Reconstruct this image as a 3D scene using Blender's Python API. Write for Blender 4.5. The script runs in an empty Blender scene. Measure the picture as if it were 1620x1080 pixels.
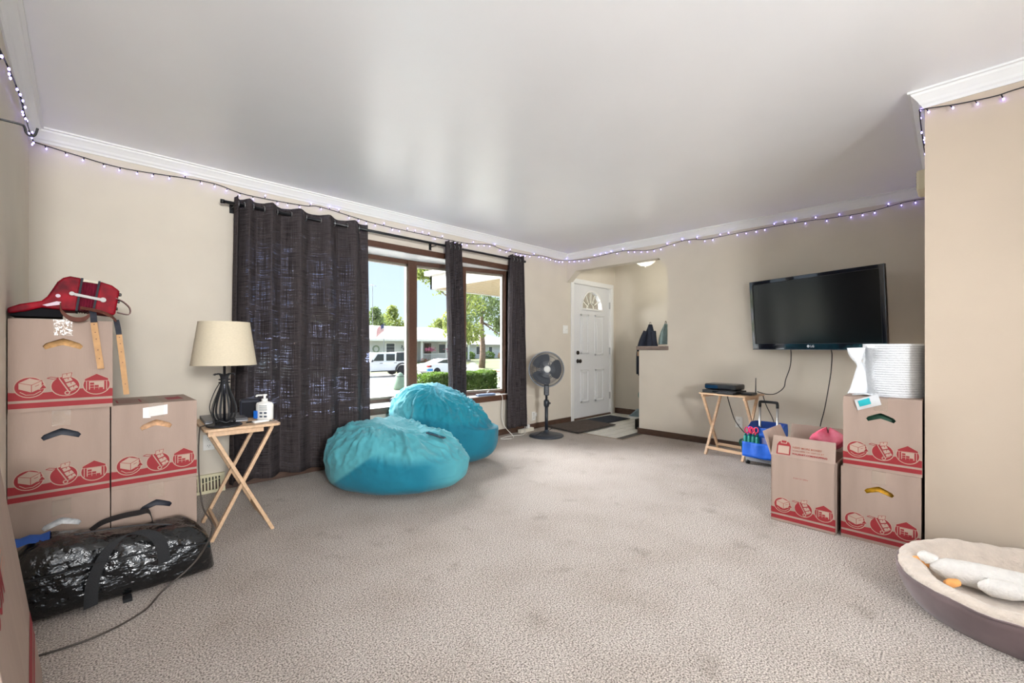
import bpy, bmesh, math, random
from math import sin, cos, pi, radians, sqrt
from mathutils import Vector, Matrix, noise
from mathutils.geometry import tessellate_polygon
random.seed(7)
SC = bpy.context.scene
COL = SC.collection

# ------------------------------------------------------------------ camera
cam_d = bpy.data.cameras.new('camera'); cam = bpy.data.objects.new('camera', cam_d); COL.objects.link(cam)
cam.location = (0, 0, 1.095)
cam.rotation_euler = (radians(90), 0, radians(45.3 - 90))
cam_d.sensor_width = 36; cam_d.sensor_fit = 'HORIZONTAL'
cam_d.lens = 36 * 690 / 1620
cam_d.shift_y = 9 / 1620
cam_d.clip_start = 0.02; cam_d.clip_end = 400
SC.camera = cam

# ------------------------------------------------------------------ sky, sun, added fill lamps, exposure
wd = bpy.data.worlds.new('sky'); SC.world = wd; wd.use_nodes = True
nt = wd.node_tree; nt.nodes.clear()
out = nt.nodes.new('ShaderNodeOutputWorld'); bg = nt.nodes.new('ShaderNodeBackground')
tc = nt.nodes.new('ShaderNodeTexCoord'); sp = nt.nodes.new('ShaderNodeSeparateXYZ'); rp = nt.nodes.new('ShaderNodeValToRGB')
nt.links.new(tc.outputs['Generated'], sp.inputs[0]); nt.links.new(sp.outputs['Z'], rp.inputs[0])
rp.color_ramp.elements[0].position = 0.0; rp.color_ramp.elements[0].color = (.70, .85, 1.0, 1)
rp.color_ramp.elements[1].position = 0.75; rp.color_ramp.elements[1].color = (.30, .52, .95, 1)
nt.links.new(rp.outputs[0], bg.inputs[0]); nt.links.new(bg.outputs[0], out.inputs[0])
bg.inputs['Strength'].default_value = 0.7

def sun_lamp():
    l = bpy.data.lights.new('sun', 'SUN'); l.energy = .35; l.angle = radians(.6); l.color = (1, .96, .88)
    o = bpy.data.objects.new('sun', l); COL.objects.link(o)
    o.rotation_euler = Vector((.45, .62, -.78)).to_track_quat('-Z', 'Y').to_euler()
sun_lamp()
def sky_fill():      # added wide sun lamp, boosts the sky light through the bow window
    l = bpy.data.lights.new('sky_fill', 'SUN'); l.energy = 25; l.angle = radians(75); l.color = (.96, .98, 1)
    o = bpy.data.objects.new('sky_fill', l); COL.objects.link(o); o.rotation_euler = Vector((.15, -1, -.62)).to_track_quat('-Z', 'Y').to_euler()
sky_fill()
def area(name, loc, aim, sx, sy, power, col=(1, 1, 1)):
    l = bpy.data.lights.new(name, 'AREA'); l.shape = 'RECTANGLE'; l.size = sx; l.size_y = sy; l.energy = power; l.color = col
    o = bpy.data.objects.new(name, l); COL.objects.link(o); o.location = loc
    o.rotation_euler = (Vector(aim) - Vector(loc)).to_track_quat('-Z', 'Y').to_euler()
    return o
# added fill lamps at the unseen patio doors and side window behind the camera
area('fill_patio_doors', (.9, -3.12, 1.25), (.9, 0, 1.35), 3.4, 2.1, 18, (1, 1, 1))
area('fill_side_window', (-1.52, -.6, 1.4), (0, -.4, 1.4), 2.6, 1.5, 3, (1, .985, .96))
# added uplight behind the camera for ceiling bounce; its made-up lamp is built last
bounce_fill = area('bounce_fill_light', (.75, -1.9, 1.80), (.75, -1.9, 3), .34, .34, 28, (1, 1, .99))
def spot(name, loc, aim, size, power, radius, col):
    l = bpy.data.lights.new(name, 'SPOT'); l.energy = power; l.spot_size = radians(size); l.spot_blend = 1; l.shadow_soft_size = radius; l.color = col
    o = bpy.data.objects.new(name, l); COL.objects.link(o); o.location = loc; o.rotation_euler = (Vector(aim) - Vector(loc)).to_track_quat('-Z', 'Y').to_euler()
spot('rear_fill_spot', (-.35, -2.6, 1.62), (2.75, 3.9, 2.05), 80, 600, .3, (1, 1, 1))  # added fill spot from the rear of the room, no lamp built for it
SC.view_settings.view_transform = 'Standard'; SC.view_settings.look = 'None'
SC.view_settings.gamma = 1; SC.view_settings.use_curve_mapping = False
SC.view_settings.exposure = 0.88

# ------------------------------------------------------------------ materials
def lin(c):
    return tuple(((v / 255) / 12.92 if v / 255 <= .04045 else ((v / 255 + .055) / 1.055) ** 2.4) for v in c) + (1,)
MATS = {}
def mat(name, rgb, rough=.6, metal=0, var=0, vscale=8, bump=0, bscale=60, stretch=(1, 1, 1), trans=0, spec=.5, rgb2=None, emit=None, es=0, alpha=1, coat=0, sheen=0, detail=4, bdist=.01):
    if name in MATS: return MATS[name]
    m = bpy.data.materials.new(name); m.use_nodes = True; n = m.node_tree; N = n.nodes; b = N['Principled BSDF']
    c = lin(rgb); b.inputs['Base Color'].default_value = c
    b.inputs['Roughness'].default_value = rough; b.inputs['Metallic'].default_value = metal
    b.inputs['Specular IOR Level'].default_value = spec; b.inputs['Transmission Weight'].default_value = trans
    b.inputs['Alpha'].default_value = alpha; b.inputs['Coat Weight'].default_value = coat; b.inputs['Sheen Weight'].default_value = sheen
    if emit: b.inputs['Emission Color'].default_value = lin(emit); b.inputs['Emission Strength'].default_value = es
    if var or bump or rgb2:
        t = N.new('ShaderNodeTexCoord'); mp = N.new('ShaderNodeMapping'); mp.inputs['Scale'].default_value = stretch
        n.links.new(t.outputs['Object'], mp.inputs['Vector'])
    if var or rgb2:
        z = N.new('ShaderNodeTexNoise'); z.inputs['Scale'].default_value = vscale; z.inputs['Detail'].default_value = detail
        n.links.new(mp.outputs[0], z.inputs['Vector'])
        r = N.new('ShaderNodeValToRGB'); r.color_ramp.elements[0].position = .33; r.color_ramp.elements[1].position = .67
        if rgb2: r.color_ramp.elements[0].color = lin(rgb2); r.color_ramp.elements[1].color = c
        else:
            r.color_ramp.elements[0].color = tuple(v * (1 - var) for v in c[:3]) + (1,)
            r.color_ramp.elements[1].color = tuple(min(1, v * (1 + var)) for v in c[:3]) + (1,)
        n.links.new(z.outputs['Fac'], r.inputs[0]); n.links.new(r.outputs[0], b.inputs['Base Color'])
    if bump:
        z2 = N.new('ShaderNodeTexNoise'); z2.inputs['Scale'].default_value = bscale; z2.inputs['Detail'].default_value = 3
        n.links.new(mp.outputs[0], z2.inputs['Vector'])
        bp = N.new('ShaderNodeBump'); bp.inputs['Strength'].default_value = bump; bp.inputs['Distance'].default_value = bdist
        n.links.new(z2.outputs['Fac'], bp.inputs['Height']); n.links.new(bp.outputs[0], b.inputs['Normal'])
    MATS[name] = m
    return m

wall_m = mat('wall_paint', (214, 205, 190), .75, var=.025, vscale=3, bump=.05, bscale=180)
ceil_m = mat('ceiling_paint', (244, 244, 245), .36, spec=1.0, var=.012, vscale=2, bump=.03, bscale=40)
crown_m = mat('crown_white', (238, 238, 236), .4)
base_m = mat('dark_baseboard', (84, 62, 50), .45, var=.25, vscale=14, stretch=(1, 1, 6))
brown_m = mat('brown_window_wood', (86, 58, 44), .4, var=.22, vscale=16, stretch=(2, 2, 12))
white_m = mat('white_paint', (232, 231, 228), .4)
door_m = mat('door_paint', (222, 222, 222), .4)
plast_w = mat('white_plastic', (236, 235, 230), .35)
black_m = mat('black_plastic', (20, 21, 24), .35)
chrome_m = mat('chrome', (205, 205, 205), .22, metal=1)
steel_m = mat('brushed_aluminium', (196, 198, 200), .35, metal=1)
card_m = mat('cardboard', (164, 143, 130), .8, var=.05, vscale=14, bump=.08, bscale=240, stretch=(1, 1, .15))
card_in = mat('cardboard_inside', (178, 150, 124), .85, var=.05, vscale=10)
print_m = mat('red_print', (146, 34, 40), .7, var=.04, vscale=30)
printt_m = mat('unprinted_line', (178, 154, 138), .8)
tape_m = mat('clear_tape', (214, 196, 178), .12, spec=.8, bump=.5, bscale=25, alpha=.22)
wood_m = mat('pale_pine', (206, 172, 138), .45, var=.12, vscale=9, stretch=(6, 1, 6))
cord_m = mat('dark_cord', (38, 34, 32), .5)
cordw_m = mat('white_cord', (232, 230, 224), .45)
glass_m = mat('window_glass', (255, 255, 255), .0, trans=1, spec=.5)
def glassy():
    n = glass_m.node_tree; n.nodes.clear()
    o = n.nodes.new('ShaderNodeOutputMaterial'); t = n.nodes.new('ShaderNodeBsdfTransparent'); g = n.nodes.new('ShaderNodeBsdfGlossy')
    g.inputs['Roughness'].default_value = .02; f = n.nodes.new('ShaderNodeFresnel'); f.inputs['IOR'].default_value = 1.3
    m = n.nodes.new('ShaderNodeMixShader'); n.links.new(f.outputs[0], m.inputs[0]); n.links.new(t.outputs[0], m.inputs[1]); n.links.new(g.outputs[0], m.inputs[2])
    n.links.new(m.outputs[0], o.inputs[0])
glassy()

def carpet_material():
    m = bpy.data.materials.new('carpet_pile'); m.use_nodes = True; n = m.node_tree; N = n.nodes; L = n.links; b = N['Principled BSDF']
    t = N.new('ShaderNodeTexCoord')
    def nz(scale, det=3, vec=None):
        z = N.new('ShaderNodeTexNoise'); z.inputs['Scale'].default_value = scale; z.inputs['Detail'].default_value = det
        L.new(vec or t.outputs['Object'], z.inputs['Vector']); return z
    fine = nz(165, 3); mid = nz(3.2, 5); big = nz(.9, 3); st = nz(5.5, 6)
    r1 = N.new('ShaderNodeValToRGB'); r1.color_ramp.elements[0].position = .36; r1.color_ramp.elements[0].color = lin((112, 100, 91))
    r1.color_ramp.elements[1].position = .62; r1.color_ramp.elements[1].color = lin((228, 217, 207)); L.new(fine.outputs['Fac'], r1.inputs[0])
    r2 = N.new('ShaderNodeValToRGB'); r2.color_ramp.elements[0].position = .30; r2.color_ramp.elements[0].color = (.88, .86, .84, 1)
    r2.color_ramp.elements[1].position = .58; r2.color_ramp.elements[1].color = (1, 1, 1, 1); L.new(mid.outputs['Fac'], r2.inputs[0])
    r3 = N.new('ShaderNodeValToRGB'); r3.color_ramp.elements[0].position = .60; r3.color_ramp.elements[0].color = (1, 1, 1, 1)
    r3.color_ramp.elements[1].position = .76; r3.color_ramp.elements[1].color = (.60, .56, .52, 1); L.new(st.outputs['Fac'], r3.inputs[0])
    a = N.new('ShaderNodeMixRGB'); a.blend_type = 'MULTIPLY'; a.inputs[0].default_value = 1; L.new(r1.outputs[0], a.inputs[1]); L.new(r2.outputs[0], a.inputs[2])
    a2 = N.new('ShaderNodeMixRGB'); a2.blend_type = 'MULTIPLY'; a2.inputs[0].default_value = .6; L.new(a.outputs[0], a2.inputs[1]); L.new(r3.outputs[0], a2.inputs[2])
    L.new(a2.outputs[0], b.inputs['Base Color']); b.inputs['Roughness'].default_value = .95; b.inputs['Specular IOR Level'].default_value = .1
    b.inputs['Sheen Weight'].default_value = .15
    bp = N.new('ShaderNodeBump'); bp.inputs['Strength'].default_value = .9; bp.inputs['Distance'].default_value = .012
    L.new(fine.outputs['Fac'], bp.inputs['Height']); L.new(bp.outputs[0], b.inputs['Normal'])
    return m
carpet_m = carpet_material()

# ------------------------------------------------------------------ mesh helpers
class MB:
    def __init__(s): s.v = []; s.f = []; s.mi = []
    def add(s, vs, fs, k=0):
        o = len(s.v); s.v += [tuple(p) for p in vs]; s.f += [tuple(i + o for i in q) for q in fs]; s.mi += [k] * len(fs); return s
    def box(s, x0, x1, y0, y1, z0, z1, k=0):
        return s.add([(x0, y0, z0), (x1, y0, z0), (x1, y1, z0), (x0, y1, z0), (x0, y0, z1), (x1, y0, z1), (x1, y1, z1), (x0, y1, z1)],
                     [(0, 3, 2, 1), (4, 5, 6, 7), (0, 1, 5, 4), (1, 2, 6, 5), (2, 3, 7, 6), (3, 0, 4, 7)], k)
    def bar(s, p0, p1, w, h, up=(0, 0, 1), k=0):
        p0 = Vector(p0); p1 = Vector(p1); d = (p1 - p0).normalized(); u = Vector(up)
        a = d.cross(u)
        if a.length < 1e-4: a = d.cross(Vector((1, 0, 0)))
        a.normalize(); c = a.cross(d).normalized(); a *= w / 2; c *= h / 2
        return s.add([p0 - a - c, p0 + a - c, p0 + a + c, p0 - a + c, p1 - a - c, p1 + a - c, p1 + a + c, p1 - a + c],
                     [(3, 2, 1, 0), (4, 5, 6, 7), (0, 1, 5, 4), (1, 2, 6, 5), (2, 3, 7, 6), (3, 0, 4, 7)], k)
    def tube(s, pts, r, n=8, cap=True, k=0, closed=False):
        P = [Vector(p) for p in pts]; m = len(P); R = r if isinstance(r, (list, tuple)) else [r] * m
        vs = []; a = None
        for i in range(m):
            if closed: d = P[(i + 1) % m] - P[i - 1]
            else: d = P[min(i + 1, m - 1)] - P[max(i - 1, 0)]
            if d.length < 1e-9: d = Vector((0, 0, 1))
            d.normalize()
            if a is None:
                a = d.orthogonal().normalized()
            else:
                a = a - d * a.dot(d)
                a = d.orthogonal().normalized() if a.length < 1e-6 else a.normalized()
            b = d.cross(a)
            for j in range(n):
                t = 2 * pi * j / n; vs.append(P[i] + (a * cos(t) + b * sin(t)) * R[i])
        fs = []
        for i in range(m if closed else m - 1):
            for j in range(n):
                i2 = (i + 1) % m
                fs.append((i * n + j, i * n + (j + 1) % n, i2 * n + (j + 1) % n, i2 * n + j))
        if cap and not closed: fs += [tuple(range(n - 1, -1, -1)), tuple(range((m - 1) * n, m * n))]
        return s.add(vs, fs, k)
    def cyl(s, p0, p1, r0, r1=None, n=16, k=0): return s.tube([p0, p1], [r0, r0 if r1 is None else r1], n, True, k)
    def lathe(s, prof, n=24, c=(0, 0, 0), M=None, k=0, sx=1, sy=1, cap=True):
        vs = []; M = M or Matrix.Identity(3); c = Vector(c)
        for r, z in prof:
            for j in range(n):
                t = 2 * pi * j / n; vs.append(c + M @ Vector((r * cos(t) * sx, r * sin(t) * sy, z)))
        fs = [(i * n + j, i * n + (j + 1) % n, (i + 1) * n + (j + 1) % n, (i + 1) * n + j) for i in range(len(prof) - 1) for j in range(n)]
        if cap:
            fs += [tuple(range(n - 1, -1, -1)), tuple(range((len(prof) - 1) * n, len(prof) * n))]
        return s.add(vs, fs, k)
    def ell(s, c, r, nu=16, nv=10, k=0, M=None):
        return s.lathe([(max(1e-4, cos(a)) * 1, sin(a)) for a in [(-pi / 2 + pi * i / nv) for i in range(nv + 1)]], nu, c, (M or Matrix.Identity(3)) @ Matrix.Diagonal(Vector(r)), k)
    def grid(s, fn, nu, nv, cu=False, k=0, kf=None):
        vs = [fn(i / (nu if cu else nu - 1), j / (nv - 1)) for j in range(nv) for i in range(nu)]
        o = len(s.v); s.v += [tuple(p) for p in vs]
        for j in range(nv - 1):
            for i in range(nu if cu else nu - 1):
                q = (j * nu + i, j * nu + (i + 1) % nu, (j + 1) * nu + (i + 1) % nu, (j + 1) * nu + i)
                s.f.append(tuple(o + a for a in q)); s.mi.append(kf(i / nu, j / nv) if kf else k)
        return s
    def prism(s, poly, fn, t0, t1, holes=(), k=0):
        """poly in (u,v); fn(u,v,t) -> xyz; extruded t0..t1, optional holes"""
        loops = [list(poly)] + [list(h) for h in holes]
        flat = [p for l in loops for p in l]; n = len(flat)
        if holes: tris = tessellate_polygon([[Vector((a, b, 0)) for a, b in l] for l in loops])
        else: tris = [tuple(range(n))]
        vs = [fn(a, b, t0) for a, b in flat] + [fn(a, b, t1) for a, b in flat]
        fs = [tuple(t) for t in tris] + [tuple(i + n for i in reversed(t)) for t in tris]
        o = 0
        for l in loops:
            m = len(l)
            for i in range(m):
                a, b = o + i, o + (i + 1) % m; fs.append((a, a + n, b + n, b))
            o += m
        return s.add(vs, fs, k)
    def flat(s, poly, fn, t, k=0): 
        return s.add([fn(a, b, t) for a, b in poly], [tuple(range(len(poly)))], k)
    def line(s, pts, w, fn, t, k=0, closed=False):
        m = len(pts)
        for i in range(m if closed else m - 1):
            a = Vector(pts[i]); b = Vector(pts[(i + 1) % m]); d = (b - a)
            if d.length < 1e-9: continue
            d.normalize(); q = Vector((-d.y, d.x)) * w / 2; e = d * w * .4
            s.flat([tuple(a - e - q), tuple(b + e - q), tuple(b + e + q), tuple(a - e + q)], fn, t, k)
        return s
    def ribbon(s, pts, w, axis, th, k=0):
        """strap: centre-line pts, width along axis (vector or list), thickness th"""
        P = [Vector(p) for p in pts]; m = len(P); vs = []
        for i in range(m):
            ax = Vector(axis[i] if isinstance(axis, list) else axis).normalized()
            d = (P[min(i + 1, m - 1)] - P[max(i - 1, 0)]).normalized(); nn = d.cross(ax).normalized()
            a = ax * w / 2; c = nn * th / 2
            vs += [P[i] - a - c, P[i] + a - c, P[i] + a + c, P[i] - a + c]
        fs = [(3, 2, 1, 0), tuple(range(4 * m - 4, 4 * m))]
        for i in range(m - 1):
            for j in range(4): fs.append((4 * i + j, 4 * i + (j + 1) % 4, 4 * i + 4 + (j + 1) % 4, 4 * i + 4 + j))
        return s.add(vs, fs, k)
    def mesh(s, name, mats, smooth=False):
        me = bpy.data.meshes.new(name); me.from_pydata(s.v, [], s.f)
        for m in (mats if isinstance(mats, (list, tuple)) else [mats]): me.materials.append(m)
        if any(s.mi): me.polygons.foreach_set('material_index', s.mi)
        bm = bmesh.new(); bm.from_mesh(me); bmesh.ops.recalc_face_normals(bm, faces=bm.faces); bm.to_mesh(me); bm.free()
        if smooth: me.polygons.foreach_set('use_smooth', [True] * len(me.polygons))
        me.update(); return me
    def build(s, name, mats, parent=None, smooth=False, bevel=0, seg=2, loc=None, rot=None, sub=0, auto=None):
        o = bpy.data.objects.new(name, s.mesh(name, mats, smooth)); COL.objects.link(o)
        if parent: o.parent = parent
        if loc: o.location = loc
        if rot: o.rotation_euler = rot
        if bevel:
            b = o.modifiers.new('bevel', 'BEVEL'); b.width = bevel; b.segments = seg; b.limit_method = 'ANGLE'; b.angle_limit = radians(40)
        if sub:
            b = o.modifiers.new('sub', 'SUBSURF'); b.levels = sub; b.render_levels = sub
        if auto:
            o.data.set_sharp_from_angle(angle=radians(auto))
        return o
def tag(o, label=None, cat=None, group=None, kind=None):
    if label: o['label'] = label
    if cat: o['category'] = cat
    if group: o['group'] = group
    if kind: o['kind'] = kind
    return o
def thing(name, label, cat, loc=(0, 0, 0), rz=0, group=None, kind=None):
    o = bpy.data.objects.new(name, None); COL.objects.link(o); o.empty_display_size = .1
    o.location = loc; o.rotation_euler = (0, 0, rz)
    return tag(o, label, cat, group, kind)
def inst(name, me, parent=None, loc=(0, 0, 0), rot=(0, 0, 0), sc=None):
    o = bpy.data.objects.new(name, me); COL.objects.link(o); o.parent = parent; o.location = loc; o.rotation_euler = rot
    if sc: o.scale = sc
    return o
def struct(name, label, mb, m, bevel=0, smooth=False):
    o = mb.build(name, m, None, smooth, bevel); return tag(o, label, None, None, 'structure')
def smoothpath(pts, n=8):
    P = [Vector(p) for p in pts]; out = []
    for i in range(len(P) - 1):
        p0 = P[max(i - 1, 0)]; p1 = P[i]; p2 = P[i + 1]; p3 = P[min(i + 2, len(P) - 1)]
        for j in range(n):
            t = j / n
            out.append(.5 * ((2 * p1) + (-p0 + p2) * t + (2 * p0 - 5 * p1 + 4 * p2 - p3) * t * t + (-p0 + 3 * p1 - 3 * p2 + p3) * t ** 3))
    return out + [P[-1]]
def text_mesh(name, s, size, bold=0, align='LEFT'):
    c = bpy.data.curves.new(name, 'FONT'); c.body = s; c.size = size; c.align_x = align; c.offset = bold; c.resolution_u = 2
    o = bpy.data.objects.new(name, c); COL.objects.link(o)
    bpy.context.view_layer.update()
    me = bpy.data.meshes.new_from_object(o.evaluated_get(bpy.context.evaluated_depsgraph_get()))
    bpy.data.objects.remove(o); bpy.data.curves.remove(c); me.name = name
    return me
def arc(cx, cy, rx, ry, a0, a1, n): return [(cx + rx * cos(a0 + (a1 - a0) * i / n), cy + ry * sin(a0 + (a1 - a0) * i / n)) for i in range(n + 1)]
XY = lambda u, v, t: (u, v, t)
XZ = lambda u, v, t: (u, t, v)
YZ = lambda u, v, t: (t, u, v)

# ================================================================== THE ROOM
W, T, H = 3.965, 5.05, 2.44
LX = -.225
# floor (carpet), tiled entry
m = MB()
m.box(-1.72, 4.56, -3.3, W + .1, -.12, 0); m.box(4.56, T + .1, -3.3, 2.75, -.12, 0)
struct('floor', 'beige cut-pile carpet with grey-brown wear marks', m, carpet_m)
m = MB(); m.box(4.56, 6.4, 2.75, W + .12, -.12, -.006); m.box(T + .1, 6.4, 1.2, 2.75, -.12, -.006)
tile_floor = struct('floor_entry', 'pale tiled floor of the entry with dark joints', m, mat('grout', (84, 80, 76), .9))
tile_m = mat('entry_tile', (226, 224, 216), .3, var=.05, vscale=6)
tw, tl = .138, .62
m = MB(); m.box(.004, tl - .004, .005, tw - .005, -.01, 0); tile_me = m.mesh('tile', tile_m)
r = 0; y = W - tw
while y > 1.25:
    x0 = 4.56 if y > 2.74 else T + .12
    x = x0 - (0 if r % 2 == 0 else 0)
    if y > 2.74 - tw and y <= 2.74: pass
    while x < 6.36:
        L = min(tl, 6.38 - x)
        if L > .05: inst('tile', tile_me, tile_floor, (x, y, 0), (0, 0, 0), (L / tl, 1, 1))
        x += tl
    y -= tw; r += 1
m = MB(); m.box(4.54, 4.562, 2.73, W, -.01, .004); m.box(4.56, 5.02, 2.73, 2.75, -.01, .004)
struct('trim_floor_edge', 'thin metal strip between carpet and entry tiles', m, mat('edge_strip', (150, 135, 115), .5))
# ceiling
m = MB(); m.box(-1.75, 6.5, -3.35, W + .14, H, H + .15)
struct('ceiling', 'smooth white satin ceiling', m, ceil_m)

# window wall with the bow window opening and the door opening
WX0, WX1, WZ0, WZ1 = .935, 3.87, .505, 2.069
DX0, DX1, DZ = 5.19, 6.22, 2.065
m = MB()
for (a, b, c, d) in ((LX - .12, WX0, 0, H), (WX0, WX1, 0, WZ0 - .03), (WX0, WX1, WZ1 + .02, H), (WX1, DX0, 0, H), (DX0, DX1, DZ, H), (DX1, 6.5, 0, H)):
    m.box(a, b, W, W + .12, c, d)
struct('wall_window', 'beige painted wall with the wide brown-trimmed bow window', m, wall_m)
m = MB(); m.box(LX - .12, LX, 2.3, W, 0, H); m.box(-1.72, LX, 2.18, 2.3, 0, H)
struct('wall_left', 'beige painted wall at the left corner', m, wall_m)
m = MB()
m.box(-1.72, -1.6, -3.3, -1.95, 0, H); m.box(-1.72, -1.6, .75, 2.3, 0, H); m.box(-1.72, -1.6, -1.95, .75, 0, .6); m.box(-1.72, -1.6, -1.95, .75, 2.2, H)
struct('wall_side', 'beige painted side wall with a window', m, wall_m)
m = MB(); m.box(-1.72, -.85, -3.3, -3.18, 0, H); m.box(2.65, 3.3, -3.3, -3.18, 0, H); m.box(-.85, 2.65, -3.3, -3.18, 2.32, H)
struct('wall_rear', 'beige painted rear wall with patio doors', m, wall_m)
m = MB(); m.box(-1.2, 3.0, -4.7, -3.3, 2.45, 2.55); m.box(-2.6, -1.72, -2.4, 1.1, 2.5, 2.6)  # unseen slabs added to keep the sun out of the rear openings
struct('sun_block_overhang', 'overhang added to keep sun out of the rear windows', m, white_m)
for nm, bx in (('window_2', [(-1.7, -1.64, -1.95, -1.88, .6, 2.2), (-1.7, -1.64, .68, .75, .6, 2.2), (-1.7, -1.64, -.64, -.57, .6, 2.2), (-1.7, -1.64, -1.88, .68, .6, .67), (-1.7, -1.64, -1.88, .68, 2.13, 2.2)]),
               ('door_2', [(-.85, -.78, -3.28, -3.22, 0, 2.32), (2.58, 2.65, -3.28, -3.22, 0, 2.32), (.86, .94, -3.28, -3.22, 0, 2.32), (-.78, 2.58, -3.28, -3.22, 2.25, 2.32), (-.78, 2.58, -3.28, -3.22, 0, .08)])):
    m = MB()
    for b in bx: m.box(*b)
    struct(nm, 'white frame behind the camera', m, white_m)
# TV wall with header, chamfered opening and half wall
m = MB()
AY0, AY1 = 2.428, 2.806
yz = lambda u, v, t: (t, u, v)
m.prism([(.104, 0), (AY0, 0), (AY0, 2.044), (2.542, 2.19), (3.80, 2.19), (W, 2.037), (W, H), (.104, H)], yz, T, T + .12)
m.box(T, T + .12, AY0, AY1, 0, 1.06)
struct('wall_right', 'beige painted wall carrying the television, with a chamfered entry opening', m, wall_m)
m = MB(); m.box(T - .025, T + .145, AY0 - .012, AY1 + .03, 1.06, 1.108)
struct('trim_ledge', 'grey-brown wooden cap on the half wall', m, mat('ledge_wood', (128, 112, 102), .4, var=.2, vscale=12, stretch=(8, 1, 8)), .006)
m = MB(); m.box(6.35, 6.47, 1.1, W + .05, 0, H); m.box(T + .12, 6.4, 1.1, 1.2, 0, H)
struct('wall_entry', 'beige painted wall at the far side of the entry', m, wall_m)
m = MB(); m.box(3.175, 3.3, -3.3, .104, 0, H); m.box(3.3, T + .05, -.02, .104, 0, H)
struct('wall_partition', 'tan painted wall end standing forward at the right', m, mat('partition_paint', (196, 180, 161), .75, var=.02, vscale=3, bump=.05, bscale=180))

# crown mouldings
prof = [(0, -.082), (.007, -.082), (.012, -.07), (.02, -.062), (.026, -.05), (.042, -.03), (.05, -.022), (.054, -.012), (.066, -.01), (.066, 0), (0, 0)]
def crown(name, p0, p1, nrm, e0, e1, label):
    p0 = Vector(p0); p1 = Vector(p1); d = (p1 - p0).normalized(); n = Vector(nrm)
    a = []; b = []
    for (u, z) in prof:
        a.append((*(p0 + n * u + d * (u * e0)), H + z)); b.append((*(p1 + n * u - d * (u * e1)), H + z))
    k = len(prof); mb = MB(); mb.add(a + b, [tuple(range(k)), tuple(range(2 * k - 1, k - 1, -1))] + [(i, i + k, (i + 1) % k + k, (i + 1) % k) for i in range(k)])
    struct(name, label, mb, crown_m)
crown('trim_1', (LX, W), (T, W), (0, -1), 1, 1, 'white crown moulding above the bow window')
crown('trim_2', (T, W), (T, .104), (-1, 0), 1, 1, 'white crown moulding above the television')
crown('trim_3', (LX, 2.3), (LX, W), (1, 0), 0, 1, 'white crown moulding at the upper left corner')
crown('trim_4', (3.175, .104), (3.175, -3.18), (-1, 0), -1, 0, 'white crown moulding on the forward wall at the right')
crown('trim_5', (T, .104), (3.175, .104), (0, 1), 1, -1, 'white crown moulding on the return of the forward wall')

def bb(name, label, *bx):
    mb = MB()
    for b in bx: mb.box(*b)
    struct(name, label, mb, base_m, .004)
bb('baseboard_window', 'dark brown baseboard below the bow window', (LX, 5.135, W - .014, W, 0, .072))
bb('baseboard_right', 'dark brown baseboard below the television', (T - .014, T, .104, AY1 + .014, 0, .072), (T, T + .134, AY1, AY1 + .014, 0, .072))
bb('baseboard_left', 'dark brown baseboard at the left corner', (LX, LX + .014, 2.3, W - .014, 0, .072))
bb('baseboard_entry', 'dark brown baseboard in the entry', (6.336, 6.35, 1.2, W, 0, .09))
bb('baseboard_partition', 'dark brown baseboard of the forward wall', (3.161, 3.175, -3.18, .104, 0, .072), (3.175, T - .014, .104, .118, 0, .072))

# ------------------------------------------------------------------ bow window
NODES = [(.87, 4.06), (1.42, 4.20), (2.04, 4.32), (2.66, 4.32), (3.28, 4.205), (3.90, 4.06)]
win = thing('window_1', 'five-pane bow window with dark brown frame and white head board', None, (2.35, W, 0), 0, None, 'structure')
win['kind'] = 'structure'
def wl(x, y, z): return (x - 2.35, y - W, z)
head = [(WX0 - .03, W)] + NODES + [(WX1 + .03, W)]
for nm, z0, z1, mm in (('head_board', WZ1, WZ1 + .02, white_m), ('sill_board', WZ0 - .03, WZ0, white_m)):
    m = MB(); m.prism(head, lambda u, v, t: wl(u, v, t), z0, z1); m.build(nm, mm, win)
m = MB(); m.prism([(a, b + .12) for a, b in head], lambda u, v, t: wl(u, v, t), WZ1 + .02, H + .1); m.build('bay_roof', white_m, win)
m = MB(); m.prism([(a, b + .05) for a, b in head], lambda u, v, t: wl(u, v, t), .0, WZ0 - .03); m.build('bay_skirt', white_m, win)
def casing(x0, x1, y0, y1, z0, z1, nm, mm=brown_m):
    mb = MB(); mb.box(x0 - 2.35, x1 - 2.35, y0 - W, y1 - W, z0, z1); return mb.build(nm, mm, win, bevel=.004)
casing(WX0 - .065, WX1 + .065, W - .02, W + .02, WZ1, WZ1 + .061, 'head_casing')
casing(WX0 - .065, WX0, W - .02, W + .1, WZ0, WZ1, 'side_casing'); casing(WX1, WX1 + .05, W - .02, W + .1, WZ0, WZ1, 'side_casing', white_m)
casing(WX0 - .08, WX1 + .08, W - .04, W + .01, WZ0 - .066, WZ0 - .002, 'sill_apron')
bead_m = mat('window_bead', (122, 113, 100), .5)
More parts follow.
